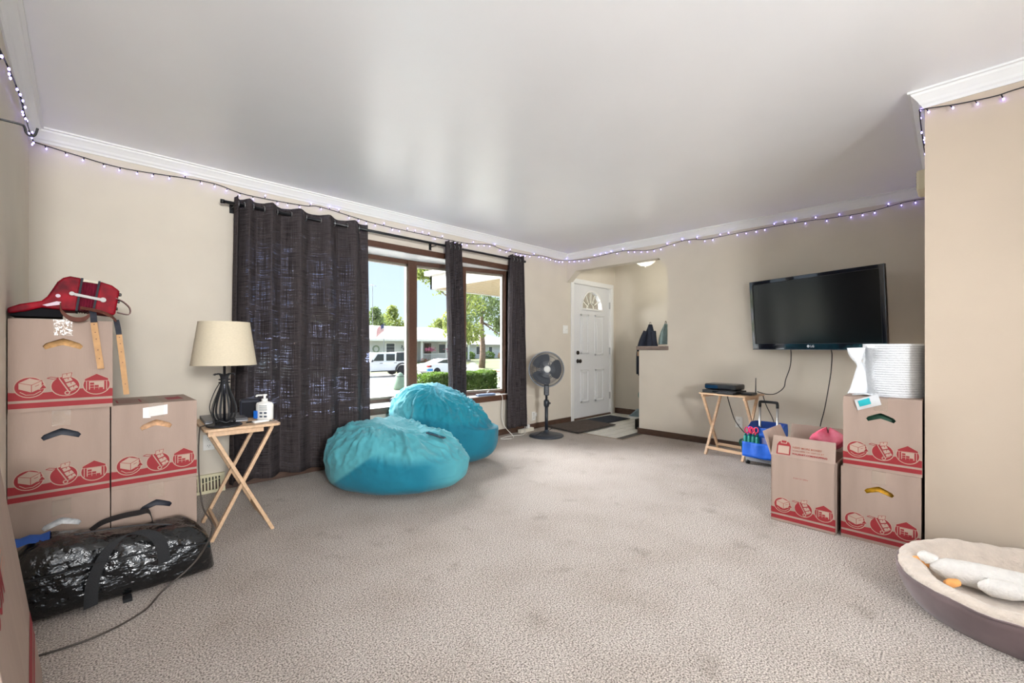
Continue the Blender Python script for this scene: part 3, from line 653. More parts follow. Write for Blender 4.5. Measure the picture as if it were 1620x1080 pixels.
# ------------------------------------------------------------------ front garden things
tb = thing('patio_table', 'round brown patio table beyond the hedge', 'table', (13.6, 15.0, gz(15.0) + .012))
m = MB(); m.lathe([(.02, .70), (.62, .70), (.64, .72), (.62, .74), (.02, .74)], 24); m.build('tabletop', mat('patio_brown', (176, 128, 96), .6), tb)
for k in range(4):
    a = pi / 4 + k * pi / 2; m = MB(); m.tube(smoothpath([(.5 * cos(a), .5 * sin(a), .7), (.3 * cos(a), .3 * sin(a), .35), (.55 * cos(a), .55 * sin(a), 0)], 5), .018, 6); m.build('leg', mat('wrought_iron', (84, 76, 70), .6), tb)
ch = thing('patio_chair', 'white round-backed patio chair beside the brown table', 'chair', (12.85, 15.5, gz(15.5) + .012), -.6)
cw = mat('patio_white', (214, 212, 206), .6)
m = MB(); m.prism(arc(0, .72, .3, .42, 0, pi, 12) + [(-.28, .42), (.28, .42)], XZ, .22, .26); m.build('backrest', cw, ch)
m = MB(); m.box(-.28, .28, -.25, .25, .4, .45); m.build('seat', cw, ch, bevel=.02)
for x in (-.25, .25):
    for y in (-.22, .22):
        m = MB(); m.bar((x, y, .42), (x * 1.1, y * 1.15, 0), .04, .04); m.build('leg', cw, ch)
gb = thing('garden_sack', 'pale green bundled cover standing on the driveway', 'sack', (10.4, 17.8, gz(17.8) + .01))
gm = mat('sage_cloth', (112, 134, 112), .8, var=.12, vscale=6)
m = MB(); m.lathe([(.05, 0), (.30, .02), (.33, .15), (.28, .38), (.2, .6), (.1, .75), (.02, .8)], 16); m.build('cover', gm, gb, True)
m = MB(); m.tube([(.19 * cos(a), .19 * sin(a), .62) for a in [2 * pi * k / 16 for k in range(16)]], .015, 6, closed=True); m.build('drawstring', cord_m, gb)

# ================================================================== MOVING BOXES
BW, BD, BH = .34, .42, .405
FR = lambda u, v, t: (u, t, v)          # front-face plane, u across, v up, t = y
def hole_poly(cx, cz, w=.11, h=.026, bend=.024):
    top = [(cx - w / 2 + w * k / 8, cz + h / 2 + bend * (1 - abs(k / 4 - 1) ** 1.15) - .004) for k in range(9)]
    bot = [(cx + w / 2 - w * k / 8, cz - h / 2 + bend * .8 * (1 - abs(k / 4 - 1) ** 1.15) - .004) for k in range(9)]
    return [(cx - w / 2 - .009, cz - .003)] + top + [(cx + w / 2 + .009, cz - .003)] + bot
def icon_box(R, Tn, cx, cz, s):
    P = lambda pts: [(cx + a * s, cz + b * s) for a, b in pts]
    Tn.flat(arc(cx, cz, .052 * s, .05 * s, 0, 2 * pi, 28)[:-1], FR, -.0008); R.flat(arc(cx, cz, .048 * s, .046 * s, 0, 2 * pi, 28)[:-1], FR, -.0012)
    body = [(-.036, .022), (0, .044), (.04, .030), (.04, -.006), (.006, -.026), (-.036, -.008)]
    Tn.flat(P(body), FR, -.0016)
    for l in ([(-.036, .022), (.006, .010), (.04, .030)], [(.006, .010), (.006, -.026)], [(.018, .004), (.03, .010)]): R.line(P(l), .0022 * s, FR, -.0020)
    R.line(P(body), .0022 * s, FR, -.0020, closed=True)
    Tn.line(P([(-.03, -.022), (-.012, -.036), (.014, -.036), (.036, -.02)]), .003 * s, FR, -.0020)
    R.flat(P([(.03, -.012), (.056, -.006), (.044, .012)]), FR, -.0020); Tn.line(P([(.03, -.012), (.056, -.006), (.044, .012)]), .0016 * s, FR, -.0024, closed=True)
def icon_dolly(R, Tn, cx, cz, s):
    P = lambda pts: [(cx + a * s, cz + b * s) for a, b in pts]
    Tn.flat(arc(cx, cz, .052 * s, .05 * s, 0, 2 * pi, 28)[:-1], FR, -.0008); R.flat(arc(cx, cz, .048 * s, .046 * s, 0, 2 * pi, 28)[:-1], FR, -.0012)
    R.line(P([(-.062, .040), (-.050, .046), (-.024, .040), (-.040, .034), (-.062, .040)]), .0026 * s, FR, -.0020)
    R.line(P([(-.026, .04), (-.016, .03)]), .006 * s, FR, -.0018); Tn.line(P([(-.022, .038), (.012, -.03)]), .0045 * s, FR, -.0020)
    for q in ([(-.012, .036), (.018, .042), (.022, .064), (-.010, .058)], [(.0, .016), (.026, .026), (.018, .042), (-.008, .034)], [(.010, -.008), (.038, .006), (.028, .022), (.0, .012)], [(.018, -.024), (.046, -.010), (.038, .004), (.012, -.010)]):
        Tn.flat(P(q), FR, -.0020); R.line(P(q), .0018 * s, FR, -.0024, closed=True)
        mx = sum(a for a, b in q) / 4; mz = sum(b for a, b in q) / 4; R.line(P([(mx, mz + .002), (mx, mz + .008)]), .0026 * s, FR, -.0024)
    Tn.flat(arc(cx + .006 * s, cz - .034 * s, .010 * s, .010 * s, 0, 2 * pi, 12)[:-1], FR, -.0020); R.flat(arc(cx + .006 * s, cz - .034 * s, .006 * s, .006 * s, 0, 2 * pi, 12)[:-1], FR, -.0024)
    Tn.line(P([(.012, -.03), (.034, -.018)]), .003 * s, FR, -.0022)
def icon_store(R, Tn, cx, cz, s):
    P = lambda pts: [(cx + a * s, cz + b * s) for a, b in pts]
    Tn.flat(arc(cx, cz, .052 * s, .05 * s, 0, 2 * pi, 28)[:-1], FR, -.0008); R.flat(arc(cx, cz, .048 * s, .046 * s, 0, 2 * pi, 28)[:-1], FR, -.0012)
    roof = [(-.044, .030), (0, .056), (.044, .030), (.044, .020), (-.044, .020)]
    R.flat(P(roof), FR, -.0016); Tn.line(P(roof), .002 * s, FR, -.0022, closed=True)
    inn = [(-.028, .018), (.028, .018), (.028, -.024), (-.028, -.024)]; Tn.flat(P(inn), FR, -.0018)
    for x in (-.037, .037): Tn.line(P([(x, .02), (x, -.026)]), .003 * s, FR, -.0020)
    for (x, z) in ((-.017, .006), (-.017, -.007), (-.017, -.019), (.0, -.007), (.0, -.019), (.016, -.019)): R.flat(P([(x - .0075, z - .005), (x + .0075, z - .005), (x + .0075, z + .005), (x - .0075, z + .005)]), FR, -.0022)
def prints(w, parent, y):
    R = MB(); Tn = MB(); k = w / .34
    R.flat([(-w / 2, .017), (w / 2, .017), (w / 2, .040), (-w / 2, .040)], FR, -.0006)
    top = [(w / 2 - w * i / 20, .088 + .006 * sin(i / 20 * pi * 2)) for i in range(21)]
    R.flat([(-w / 2, .051), (w / 2, .051)] + top, FR, -.0006)
    icon_box(R, Tn, -.105 * k, .108, k * .95); icon_dolly(R, Tn, .008 * k, .108, k * .95); icon_store(R, Tn, .113 * k, .108, k * .95)
    o = R.build('red_print', print_m, parent, loc=(0, y, 0)); t = Tn.build('line_print', printt_m, parent, loc=(0, y, 0))
    return o
def moving_box(label, loc, rz, w=BW, d=BD, h=BH, inside=(150, 110, 70), hole=True, show=True, top='tape', flap_tape=True, group='cardboard moving boxes', lean=None):
    b = thing('moving_box', label, 'box', loc, rz, group)
    if lean: b.rotation_euler = lean
    hp = [hole_poly(0, h - .115)] if hole else []
    m = MB(); m.prism([(-w / 2, 0), (w / 2, 0), (w / 2, h), (-w / 2, h)], FR, -d / 2, -d / 2 + .005, holes=hp)
    m.box(-w / 2, -w / 2 + .005, -d / 2 + .005, d / 2, 0, h); m.box(w / 2 - .005, w / 2, -d / 2 + .005, d / 2, 0, h); m.box(-w / 2 + .005, w / 2 - .005, d / 2 - .005, d / 2, 0, h)
    m.box(-w / 2 + .005, w / 2 - .005, -d / 2 + .005, d / 2 - .005, 0, .005); m.build('carton', card_m, b)
    for s in (-1, 1):
        m = MB(); y0, y1 = (-d / 2 + .003, -.001) if s < 0 else (.001, d / 2 - .003); m.box(-w / 2 + .003, w / 2 - .003, y0, y1, h - .005, h + .001); m.build('top_flap', card_m, b)
    if hole: m = MB(); m.ell((0, -d / 2 + .05, h - .125), (.09, .035, .045), 14, 8); m.build('contents', mat('contents_%d_%d_%d' % inside, inside, .6, var=.3, vscale=40), b, True)
    if show: prints(w, b, -d / 2)
    m = MB(); m.box(-.03, .03, -d / 2 - .0006, d / 2, h + .001, h + .0016); m.box(-.03, .03, -d / 2 - .0009, -d / 2 - .0003, h - .07, h + .001); m.build('tape', tape_m, b)
    return b
Z1, Z2 = .406, .812
yc = 2.845 + BD / 2
moving_box('cardboard moving box at the floor of the left stack behind the black bag', (-.060, yc, 0), 0, .322, inside=(226, 226, 226))
b_mid = moving_box('cardboard moving box in the middle of the left stack', (-.061, yc - .006, Z1), 0, .322, inside=(44, 48, 58))
b_top = moving_box('cardboard moving box at the top of the left stack under the red accordion', (-.048, yc - .02, Z2), radians(-2), .33, inside=(196, 150, 96))
moving_box('lower cardboard moving box of the two stacked beside the tray table', (.274, yc, 0), 0, .337, inside=(30, 32, 44))
b_r = moving_box('upper cardboard moving box with white sticker beside the tray table', (.274, yc, Z1), 0, .337, inside=(206, 160, 120))
m = MB(); m.prism([(-.052, .335), (-.022, .333), (-.022, .34), (.045, .346), (.045, .395), (-.052, .385)], FR, -BD / 2 - .0008, -BD / 2 - .0002); m.build('sticker', mat('white_sticker', (238, 240, 240), .4), b_r)
for nm, px in (('top_print', [(-.14, -.1), (-.05, -.1), (-.05, .06), (-.14, .06)]), ('top_print', [(.06, -.08), (.13, -.08), (.125, .09), (.10, .05), (.06, .06)])):
    m = MB()
    if px[0][0] < 0: m.line(px, .008, XY, BH + .0018, closed=True); [m.line([(-.13, -.08 + k * .03), (-.06, -.08 + k * .03)], .005, XY, BH + .0018) for k in range(5)]
    else: m.flat(px, XY, BH + .0018)
    m.build(nm, mat('top_red', (150, 50, 60), .7), b_r)
# right stack by the forward wall
moving_box('lower cardboard moving box of the right stack with yellow inside its handle', (3.352, .284, 0), radians(-91), .34, inside=(206, 150, 20))
moving_box('upper cardboard moving box of the right stack under the bubble wrap', (3.362, .281, Z1), radians(-90), .335, inside=(28, 70, 52))
# open box
ob = thing('open_moving_box', 'open cardboard moving box with raised flaps beside the right stack', 'box', (3.325, .642, 0), radians(-91.5))
w, d, h = .335, .40, .412
m = MB(); m.box(-w / 2, w / 2, -d / 2, -d / 2 + .005, 0, h); m.box(-w / 2, w / 2, d / 2 - .005, d / 2, 0, h); m.box(-w / 2, -w / 2 + .005, -d / 2, d / 2, 0, h); m.box(w / 2 - .005, w / 2, -d / 2, d / 2, 0, h); m.box(-w / 2, w / 2, -d / 2, d / 2, 0, .005); m.build('carton', card_m, ob)
prints(w, ob, -d / 2)
def flap(a, b, dirv, L, nm='flap', taper=.004):
    a = Vector(a); b = Vector(b); dv = Vector(dirv).normalized() * L; e = (b - a).normalized() * taper
    n = (b - a).cross(dv).normalized() * .0025; mb = MB()
    mb.add([a - n, b - n, b + dv - e - n, a + dv + e - n, a + n, b + n, b + dv - e + n, a + dv + e + n], [(0, 1, 2, 3), (7, 6, 5, 4), (0, 4, 5, 1), (1, 5, 6, 2), (2, 6, 7, 3), (3, 7, 4, 0)]); return mb.build(nm, card_m, ob)
ff = flap((-w / 2, -d / 2, h), (w / 2, -d / 2, h), (0, .30, .95), .125, 'front_flap')
flap((-w / 2, -d / 2, h), (-w / 2, d / 2, h), (-.35, 0, .93), .15, 'side_flap', .02)
flap((-w / 2, d / 2, h), (w / 2, d / 2, h), (0, .25, .95), .15, 'back_flap')
flap((w / 2 - .004, -d / 2, h), (w / 2 - .004, d / 2, h), (-.02, 0, -1), .15, 'side_flap')
# print on the front flap (local frame of the flap)
fd = Vector((0, .30, .95)).normalized(); fe = bpy.data.objects.new('flap_print', None)
fm = Matrix(((1, 0, 0), (0, fd.y, -fd.z), (0, fd.z, fd.y)))   # columns: u, along flap, outward normal
fmap = lambda u, v, t: tuple(Vector((-w / 2, -d / 2, h)) + Vector((u, 0, 0)) + fd * v + Vector((0, -fd.z, fd.y)) * (.003 + t))
R = MB(); R.prism([(.03, .012), (.105, .012), (.105, .07), (.095, .088), (.08, .098), (.055, .098), (.04, .088), (.03, .07)], fmap, 0, .0006); R.build('red_tag', print_m, ob)
R = MB(); R.flat([(.037, .018), (.098, .018), (.098, .066), (.037, .066)], fmap, .001); R.line([(.05, .1), (.052, .082), (.08, .082), (.084, .1)], .004, fmap, .001); R.build('tag_panel', printt_m, ob)
rot = fm.to_4x4().to_euler()
for i, (s, sz, v, bo) in enumerate((('NEED MORE BOXES?', .0165, .058, .0002), ('SCAN HERE OR VISIT US AT', .0132, .040, 0), ('WALMART.COM/SHOPPING', .0145, .020, .0005))):
    me = text_mesh('lettering', s, sz, bo); me.materials.append(mat('brown_print', (150, 74, 56), .7) if i < 2 else print_m); inst('lettering', me, ob, fmap(.115, v, .001), rot)
me = text_mesh('lettering', 'PUSH TO OPEN', .011); me.materials.append(print_m); inst('lettering', me, ob, (-.045, -d / 2 - .0008, .285), (radians(90), 0, 0))
# plush toys inside the open box
ROB = Matrix.Rotation(radians(-91.5), 4, 'Z')
def obp(x, y, z): v = ROB @ Vector((x, y, 0)); return (3.325 + v.x, .642 + v.y, z)
t = thing('stuffed_toy', 'tan plush toy with pink cloth inside the open box', 'plush toy', obp(.06, 0, .006))
m = MB(); m.grid(lambda u, v: Vector((-.055 + .085 * cos(2 * pi * u) * sin(pi * v), .09 * sin(2 * pi * u) * sin(pi * v), .245 - .245 * cos(pi * v))) * (1 + .06 * noise.noise(Vector((cos(6.28 * u) * 2, sin(6.28 * u) * 2, v * 4)))), 24, 16, True); m.build('plush_body', mat('tan_plush', (206, 160, 116), .95, var=.15, vscale=60), t, True)
m = MB(); m.grid(lambda u, v: (.065 + .05 * cos(2 * pi * u) * sin(pi * (.04 + .92 * v)), -.02 + .1 * sin(2 * pi * u) * sin(pi * (.04 + .92 * v)), .44 + .12 * (1 - v) + .02 * sin(u * 20)), 24, 10, True); m.build('pink_cloth', mat('pink_cloth', (240, 150, 170), .9, rgb2=(220, 60, 100), vscale=9), t, True)

# tall box leaning at the left edge of the room
tbx = thing('tall_box', 'tall cardboard box with red lettering leaning at the near left', 'box', (-.262, 1.80, .022), 0)
tbx.rotation_euler = (0, radians(-7.4), radians(3))
m = MB(); m.box(-.19, .19, -.6, .25, 0, .70); m.build('carton', card_m, tbx, bevel=.003)
m = MB(); m.box(-.188, .188, -.6, -.18, .70, .703); m.build('top_flap', card_m, tbx); m = MB(); m.box(-.188, .188, -.17, .25, .70, .703); m.build('top_flap', card_m, tbx)
SD = lambda u, v, t: (.19 + t, u, v)
m = MB(); m.flat([(-.6, .17), (.25, .17), (.25, .215), (-.6, .215)], SD, .0008); m.flat([(-.6, .135), (.25, .135), (.25, .155), (-.6, .155)], SD, .0008); m.build('red_print', print_m, tbx)
me = text_mesh('lettering', 'WALMART.COM', .11, .002, 'RIGHT'); me.materials.append(print_m); inst('lettering', me, tbx, (.191, -.285, .50), (radians(90), 0, radians(90)))
m = MB()
for k in range(6): m.line([(-.36, .55 + k * .02), (-.20, .55 + k * .02)], .006, SD, .0008)
m.line([(-.38, .53), (-.17, .53), (-.17, .67), (-.38, .67)], .003, SD, .0008, closed=True); m.build('fine_print', mat('faded_print', (190, 140, 120), .8), tbx)

# ================================================================== ACCORDION
acc = thing('accordion', 'red pearl accordion lying on the top left box', 'accordion', (-.05, 2.94, 1.219))
AX = lambda u, v, t: (u + .05, t, v - 1.219)
redm = mat('red_pearl', (150, 14, 32), .5, rgb2=(84, 6, 20), vscale=16, spec=.1, detail=6)
treb = [(-.222, 1.262), (-.187, 1.281), (-.122, 1.300), (-.105, 1.320), (-.091, 1.349), (-.073, 1.389), (-.055, 1.409), (-.033, 1.418), (.005, 1.413), (-.012, 1.262), (-.062, 1.262), (-.122, 1.270), (-.173, 1.250), (-.220, 1.238)]
m = MB(); m.prism(treb, AX, -.12, .12); m.build('treble_case', redm, acc, bevel=.008, seg=3)
bas = [(.065, 1.405), (.108, 1.390), (.135, 1.366), (.118, 1.249), (.042, 1.257)]
m = MB(); m.prism(bas, AX, -.12, .12); m.build('bass_case', redm, acc, bevel=.008, seg=3)
bel = mat('bellows_cloth', (120, 24, 50), .6, var=.2, vscale=30); m = MB()
for k in range(6):
    f0 = k / 6; f1 = (k + 1) / 6
    a0 = Vector((.007, 1.410)).lerp(Vector((.063, 1.402)), f0); a1 = Vector((.007, 1.410)).lerp(Vector((.063, 1.402)), f1); c0 = Vector((-.012, 1.264)).lerp(Vector((.042, 1.257)), f0); c1 = Vector((-.012, 1.264)).lerp(Vector((.042, 1.257)), f1)
    am = (a0 + a1) / 2 + Vector((0, -.006)); cm = (c0 + c1) / 2 + Vector((0, .005))
    for t0, t1, q in ((-.116, -.110, 0),):
        m.add([AX(*a0, -.117), AX(*am, -.109), AX(*a1, -.117), AX(*c1, -.117), AX(*cm, -.109), AX(*c0, -.117), AX(*a0, .117), AX(*am, .109), AX(*a1, .117), AX(*c1, .117), AX(*cm, .109), AX(*c0, .117)],
              [(0, 1, 4, 5), (1, 2, 3, 4), (0, 6, 7, 1), (1, 7, 8, 2), (5, 4, 10, 11), (4, 3, 9, 10), (6, 11, 10, 7), (7, 10, 9, 8)])
m.build('bellows', bel, acc)
for (a, c) in (((.006, 1.413), (-.013, 1.262)), ((.064, 1.405), (.042, 1.256))):
    m = MB(); d = Vector((a[0] - c[0], a[1] - c[1])).normalized() * .004; m.prism([(a[0] - .004, a[1]), (a[0] + .004, a[1]), (c[0] + .004, c[1]), (c[0] - .004, c[1])], AX, -.124, .124); m.build('frame_strip', mat('strip_dark', (44, 46, 52), .6, spec=.15), acc)
m = MB(); m.prism([(.010, 1.408), (.060, 1.402), (.058, 1.392), (.009, 1.397)], AX, -.122, .122); m.build('grille_band', mat('cream_band', (190, 182, 160), .5), acc)
m = MB(); m.bar(AX(-.025, 1.337, -.127), AX(.075, 1.317, -.127), .004, .012, (0, 0, 1)); m.lathe([(.011, 0), (.011, .008)], 12, AX(.076, 1.317, -.127), R90); m.lathe([(.009, 0), (.009, .01)], 12, AX(-.027, 1.338, -.126), R90); m.build('bellows_strap', mat('strap_white', (176, 172, 168), .5), acc)
m = MB(); m.lathe([(.008, 0), (.008, .004), (.004, .004), (.004, .006)], 12, AX(-.071, 1.325, -.121), R90); m.prism([(-.119, 1.281), (-.075, 1.300), (-.062, 1.298), (-.062, 1.286), (-.105, 1.276)], AX, -.124, -.118); m.build('metal_plate', mat('plate_chrome', (170, 150, 160), .5, metal=.3), acc)
m = MB(); m.prism([(-.215, 1.2305), (-.12, 1.2305), (-.06, 1.2305), (-.06, 1.262), (-.122, 1.268), (-.173, 1.249), (-.215, 1.240)], AX, -.10, .11); m.build('keyboard', mat('key_black', (18, 18, 22), .7, spec=.1), acc)
for k in range(3): m = MB(); m.lathe([(.007, 0), (.008, .01), (.006, .014)], 10, AX(.13 - .008 * k, 1.352 - .036 * k, -.06 - .02 * k), Matrix.Rotation(radians(90), 3, 'Y')); m.build('register_knob', black_m, acc)
lea = mat('brown_leather', (96, 54, 42), .5, var=.2, vscale=30); suede = mat('tan_suede', (192, 150, 106), .9, var=.08, vscale=40); navy = mat('navy_strap', (38, 40, 50), .8)
def lpt(x, y, z): return (x + .05, y - 2.94, z - 1.219)
m = MB(); m.ribbon(smoothpath([lpt(.120, 2.84, 1.33), lpt(.148, 2.84, 1.315), lpt(.172, 2.84, 1.285), lpt(.168, 2.84, 1.255), lpt(.125, 2.84, 1.262)], 5), .045, (0, 1, 0), .004); m.build('bass_strap', lea, acc)
m = MB(); m.ribbon(smoothpath([lpt(-.064, 2.815, 1.29), lpt(-.06, 2.79, 1.255), lpt(-.035, 2.78, 1.226), lpt(-.003, 2.778, 1.219), lpt(.022, 2.782, 1.231), lpt(.04, 2.80, 1.262)], 5), .022, (0, .5, 1), .004); m.build('shoulder_strap', lea, acc)
m = MB(); m.ribbon(smoothpath([lpt(.0, 2.80, 1.275), lpt(.06, 2.79, 1.262), lpt(.1, 2.79, 1.243), lpt(.121, 2.805, 1.222)], 5), .02, (0, .8, .6), .004); m.build('shoulder_strap', lea, acc)
def tail(pts, split, w):
    P = smoothpath([lpt(*p) for p in pts], 6); k = int(len(P) * split)
    m = MB(); m.ribbon(P[:k + 1], w, (1, 0, .1), .003); m.build('strap_tail', navy, acc)
    m = MB(); m.ribbon(P[k:], w, (1, 0, .1), .003); sd = m.build('strap_end', suede, acc)
    m = MB()
    for j in range(5):
        q = P[k + int((len(P) - k - 1) * (j + .7) / 5.6)]; m.lathe([(.0025, 0), (.0025, .0006)], 8, (q.x, q.y - .0019, q.z), R90)
    m.build('punched_holes', lea, sd)
tail([(.04, 2.80, 1.265), (.043, 2.785, 1.236), (.046, 2.793, 1.19), (.056, 2.797, 1.10), (.068, 2.797, .995)], .42, .023)
tail([(.121, 2.81, 1.225), (.126, 2.80, 1.195), (.131, 2.80, 1.155), (.141, 2.798, 1.05), (.158, 2.80, .868)], .5, .021)

# wall hook
hk = thing('plant_hook', 'black metal plant hook at the upper left corner', 'hook', (LX, 2.5, 1.93))
m = MB(); m.tube(smoothpath([(0, 0, .015), (.062, 0, .014), (.073, 0, .006), (.077, 0, -.012), (.088, 0, -.022), (.1, 0, -.014), (.107, 0, .014)], 6), .004, 8); m.build('arm', black_m, hk, True)
m = MB(); m.box(0, .005, -.012, .012, -.04, .05); m.build('plate', black_m, hk, bevel=.002)

# ================================================================== BLACK BAG
bag = thing('storage_bag', 'glossy black woven plastic storage bag lying before the left boxes', 'bag', (.13, 2.66, 0))
bagm = mat('black_tarpaulin', (15, 16, 18), .2, spec=.7, bump=.75, bscale=20, stretch=(1, 1, 1.4), bdist=.02)
def bagf(u, v):
    x = -.36 + .70 * u
    t = 2 * pi * v
    e = (1 - abs(2 * u - 1) ** 6) ** .5 if abs(2 * u - 1) < 1 else 0
    e = max(e, .02)
    hh = (.305 - .12 * max(0, u - .55) ** 1.2 - .05 * u + .016 * sin(u * 9)) * (.35 + .65 * e)
    dd = .16 * (.45 + .55 * e)
    c, s = cos(t), sin(t)
    y = dd * (abs(c) ** .55) * (1 if c > 0 else -1); z = hh / 2 + hh / 2 * (abs(s) ** .6) * (1 if s > 0 else -1)
    p = Vector((x, y, z)); nn = noise.fractal(p * 9, .8, 2.2, 4)
    rd = abs(noise.noise(Vector((x * 14 + z * 9, y * 6, z * 4)))); 
    k = min(1, z / .06)
    y *= 1 + .07 * nn + .05 * rd; z += k * (.012 * nn - .014 * rd)
    return (x + .01 * noise.noise(p * 11), y * (1 - .25 * z / .3), max(z, .002))
m = MB(); m.grid(bagf, 70, 64)
n0 = 70; m.f.append(tuple(range(0, 70 * 64, 70))[::-1]); m.mi.append(0); m.f.append(tuple(range(69, 70 * 64, 70))); m.mi.append(0)
m.build('shell', bagm, bag, True)
web = mat('black_webbing', (22, 23, 26), .75, bump=.3, bscale=200)
m = MB(); m.ribbon(smoothpath([(-.10, -.175, .03), (-.095, -.172, .12), (-.07, -.165, .20), (-.03, -.155, .262), (.03, -.15, .288), (.09, -.152, .268), (.125, -.165, .22), (.14, -.172, .13)], 5), .044, (1, 0, .2), .003); m.build('handle', web, bag)
m = MB(); m.ribbon(smoothpath([(-.1, .1, .26), (-.06, .02, .31), (.0, -.03, .335), (.06, -.03, .335), (.10, .02, .318), (.12, .09, .25)], 5), .042, (0, 1, .25), .003); m.build('handle', web, bag)
m = MB(); m.ribbon(smoothpath([(-.28, -.02, .298), (-.1, -.03, .296), (.1, -.035, .272), (.27, -.03, .215)], 6), .012, (0, 1, 0), .004); m.build('zip', mat('zip', (50, 52, 56), .4), bag)
m = MB(); m.ribbon(smoothpath([(-.33, -.15, .19), (-.1, -.168, .2), (.1, -.168, .19), (.3, -.15, .16)], 6), .006, (0, 0, 1), .004); m.build('seam', web, bag)
m = MB(); m.box(.0, .03, -.168, -.12, 0, .014); m.build('webbing_end', web, bag)
bl = MB(); bl.grid(lambda u, v: (-.35 + .13 * u, .06 - .1 * v, .292 + .018 * sin(v * pi) + .004 * sin(u * 14)), 10, 6); tag(bl.build('blue_cloth', mat('blue_cloth', (36, 76, 150), .9), None, True, loc=(.13, 2.66, .008)), 'blue cloth edge on the black bag by the boxes', 'cloth')

# ================================================================== TRAY TABLES
def tray_table(label, loc, rz, w=.37, L=.48, h=.64):
    t = thing('tray_table', label, 'table', loc, rz, 'folding wooden tray tables')
    m = MB(); m.prism(arc(w / 2 - .03, L / 2 - .03, .03, .03, 0, pi / 2, 4) + arc(-w / 2 + .03, L / 2 - .03, .03, .03, pi / 2, pi, 4) + arc(-w / 2 + .03, -L / 2 + .03, .03, .03, pi, 1.5 * pi, 4) + arc(w / 2 - .03, -L / 2 + .03, .03, .03, 1.5 * pi, 2 * pi, 4), XY, h - .016, h); m.build('tabletop', wood_m, t, bevel=.003)
    hx = w / 2 - .04
    for s in (-1, 1):
        y0 = s * (L / 2 - .035); y1 = s * (L / 2 - .06)
        m = MB(); m.bar((-hx, y0, h - .03), (hx, y0, .0), .019, .026, (0, 1, 0)); m.build('leg', wood_m, t, bevel=.003)
        m = MB(); m.bar((hx, y1, h - .03), (-hx, y1, .0), .019, .026, (0, 1, 0)); m.build('leg', wood_m, t, bevel=.003)
        m = MB(); m.box(-hx - .02, hx - .05, y0 - .012, y0 + .012, h - .045, h - .017); m.build('top_batten', wood_m, t, bevel=.003)
        m = MB(); m.lathe([(.005, -.018), (.005, .018)], 10, (0, (y0 + y1) / 2, (h - .03) / 2), R90); m.build('pivot_bolt', chrome_m, t)
    m = MB(); m.bar((hx * .78, -L / 2 + .045, .07), (hx * .78, L / 2 - .045, .07), .016, .03); m.build('stretcher', wood_m, t, bevel=.003)
    m = MB(); m.bar((-hx * .78, -L / 2 + .07, .07), (-hx * .78, L / 2 - .07, .07), .016, .03); m.build('stretcher', wood_m, t, bevel=.003)
    m = MB(); m.cyl((hx, -L / 2 + .05, h - .03), (hx, L / 2 - .05, h - .03), .009, n=10); m.build('top_dowel', wood_m, t)
    return t
tray_table('pale wooden folding tray table carrying the lamp', (.685, 3.105, 0), radians(-3), .385)
tray_table('pale wooden folding tray table below the television', (4.67, 1.575, 0), radians(-8), .39, .49, .632)

# lamp
lp = thing('table_lamp', 'table lamp with cream drum shade and black wire cage base', 'lamp', (.592, 2.962, .641))
iron = mat('black_iron', (30, 31, 34), .5)
m = MB(); m.lathe([(.085, 0), (.09, .004), (.086, .010), (.05, .016), (.02, .022), (.004, .022)], 28); m.build('base', iron, lp, True)
m = MB(); m.tube([(.05 * cos(a), .05 * sin(a), .03 + .006 * sin(5 * a)) for a in [2 * pi * k / 40 for k in range(40)]], .006, 6, closed=True); m.build('twisted_ring', iron, lp, True)
for k in range(9):
    a = 2 * pi * k / 9; pr_ = [(.022, .02), (.05, .045), (.062, .08), (.055, .13), (.035, .19), (.02, .235), (.017, .27), (.024, .295), (.045, .302), (.055, .294)]
    m = MB(); P = [Vector((r * cos(a), r * sin(a), z)) for r, z in pr_]; m.ribbon(smoothpath(P, 4), .011, (-sin(a), cos(a), 0), .003); m.build('cage_strip', iron, lp)
for z in (.25, .268):
    m = MB(); m.tube([(.026 * cos(a), .026 * sin(a), z) for a in [2 * pi * k / 16 for k in range(16)]], .004, 6, closed=True); m.build('collar_ring', iron, lp, True)
m = MB(); m.cyl((0, 0, .02), (0, 0, .40), .007, n=12); m.build('stem', mat('dark_chrome', (60, 62, 70), .25, metal=.8), lp, True)
m = MB(); m.ell((0, 0, .46), (.03, .03, .045), 14, 10); m.build('bulb', plast_w, lp, True)
shade_m = mat('linen_shade', (204, 192, 168), .85, var=.05, vscale=90, stretch=(1, 1, 4))
m = MB(); m.lathe([(.162, .352), (.127, .598)], 48, cap=False); m.lathe([(.159, .352), (.124, .598)], 48, cap=False); m.build('shade', shade_m, lp, True)
for r, z in ((.1605, .353), (.1255, .597)):
    m = MB(); m.tube([(r * cos(a), r * sin(a), z) for a in [2 * pi * k / 40 for k in range(40)]], .0025, 6, closed=True); m.build('shade_rim', shade_m, lp, True)
m = MB(); [m.bar((0, 0, .585), (.124 * cos(a), .124 * sin(a), .59), .003, .003) for a in (0, 2.09, 4.19)]; m.build('spider', chrome_m, lp)
m = MB(); m.tube(smoothpath([(-.02, .01, .25), (-.05, -.01, .2), (-.075, -.02, .12), (-.06, -.02, .05), (-.05, -.03, .012)], 5), .0025, 6); m.build('cord', cord_m, lp, True)
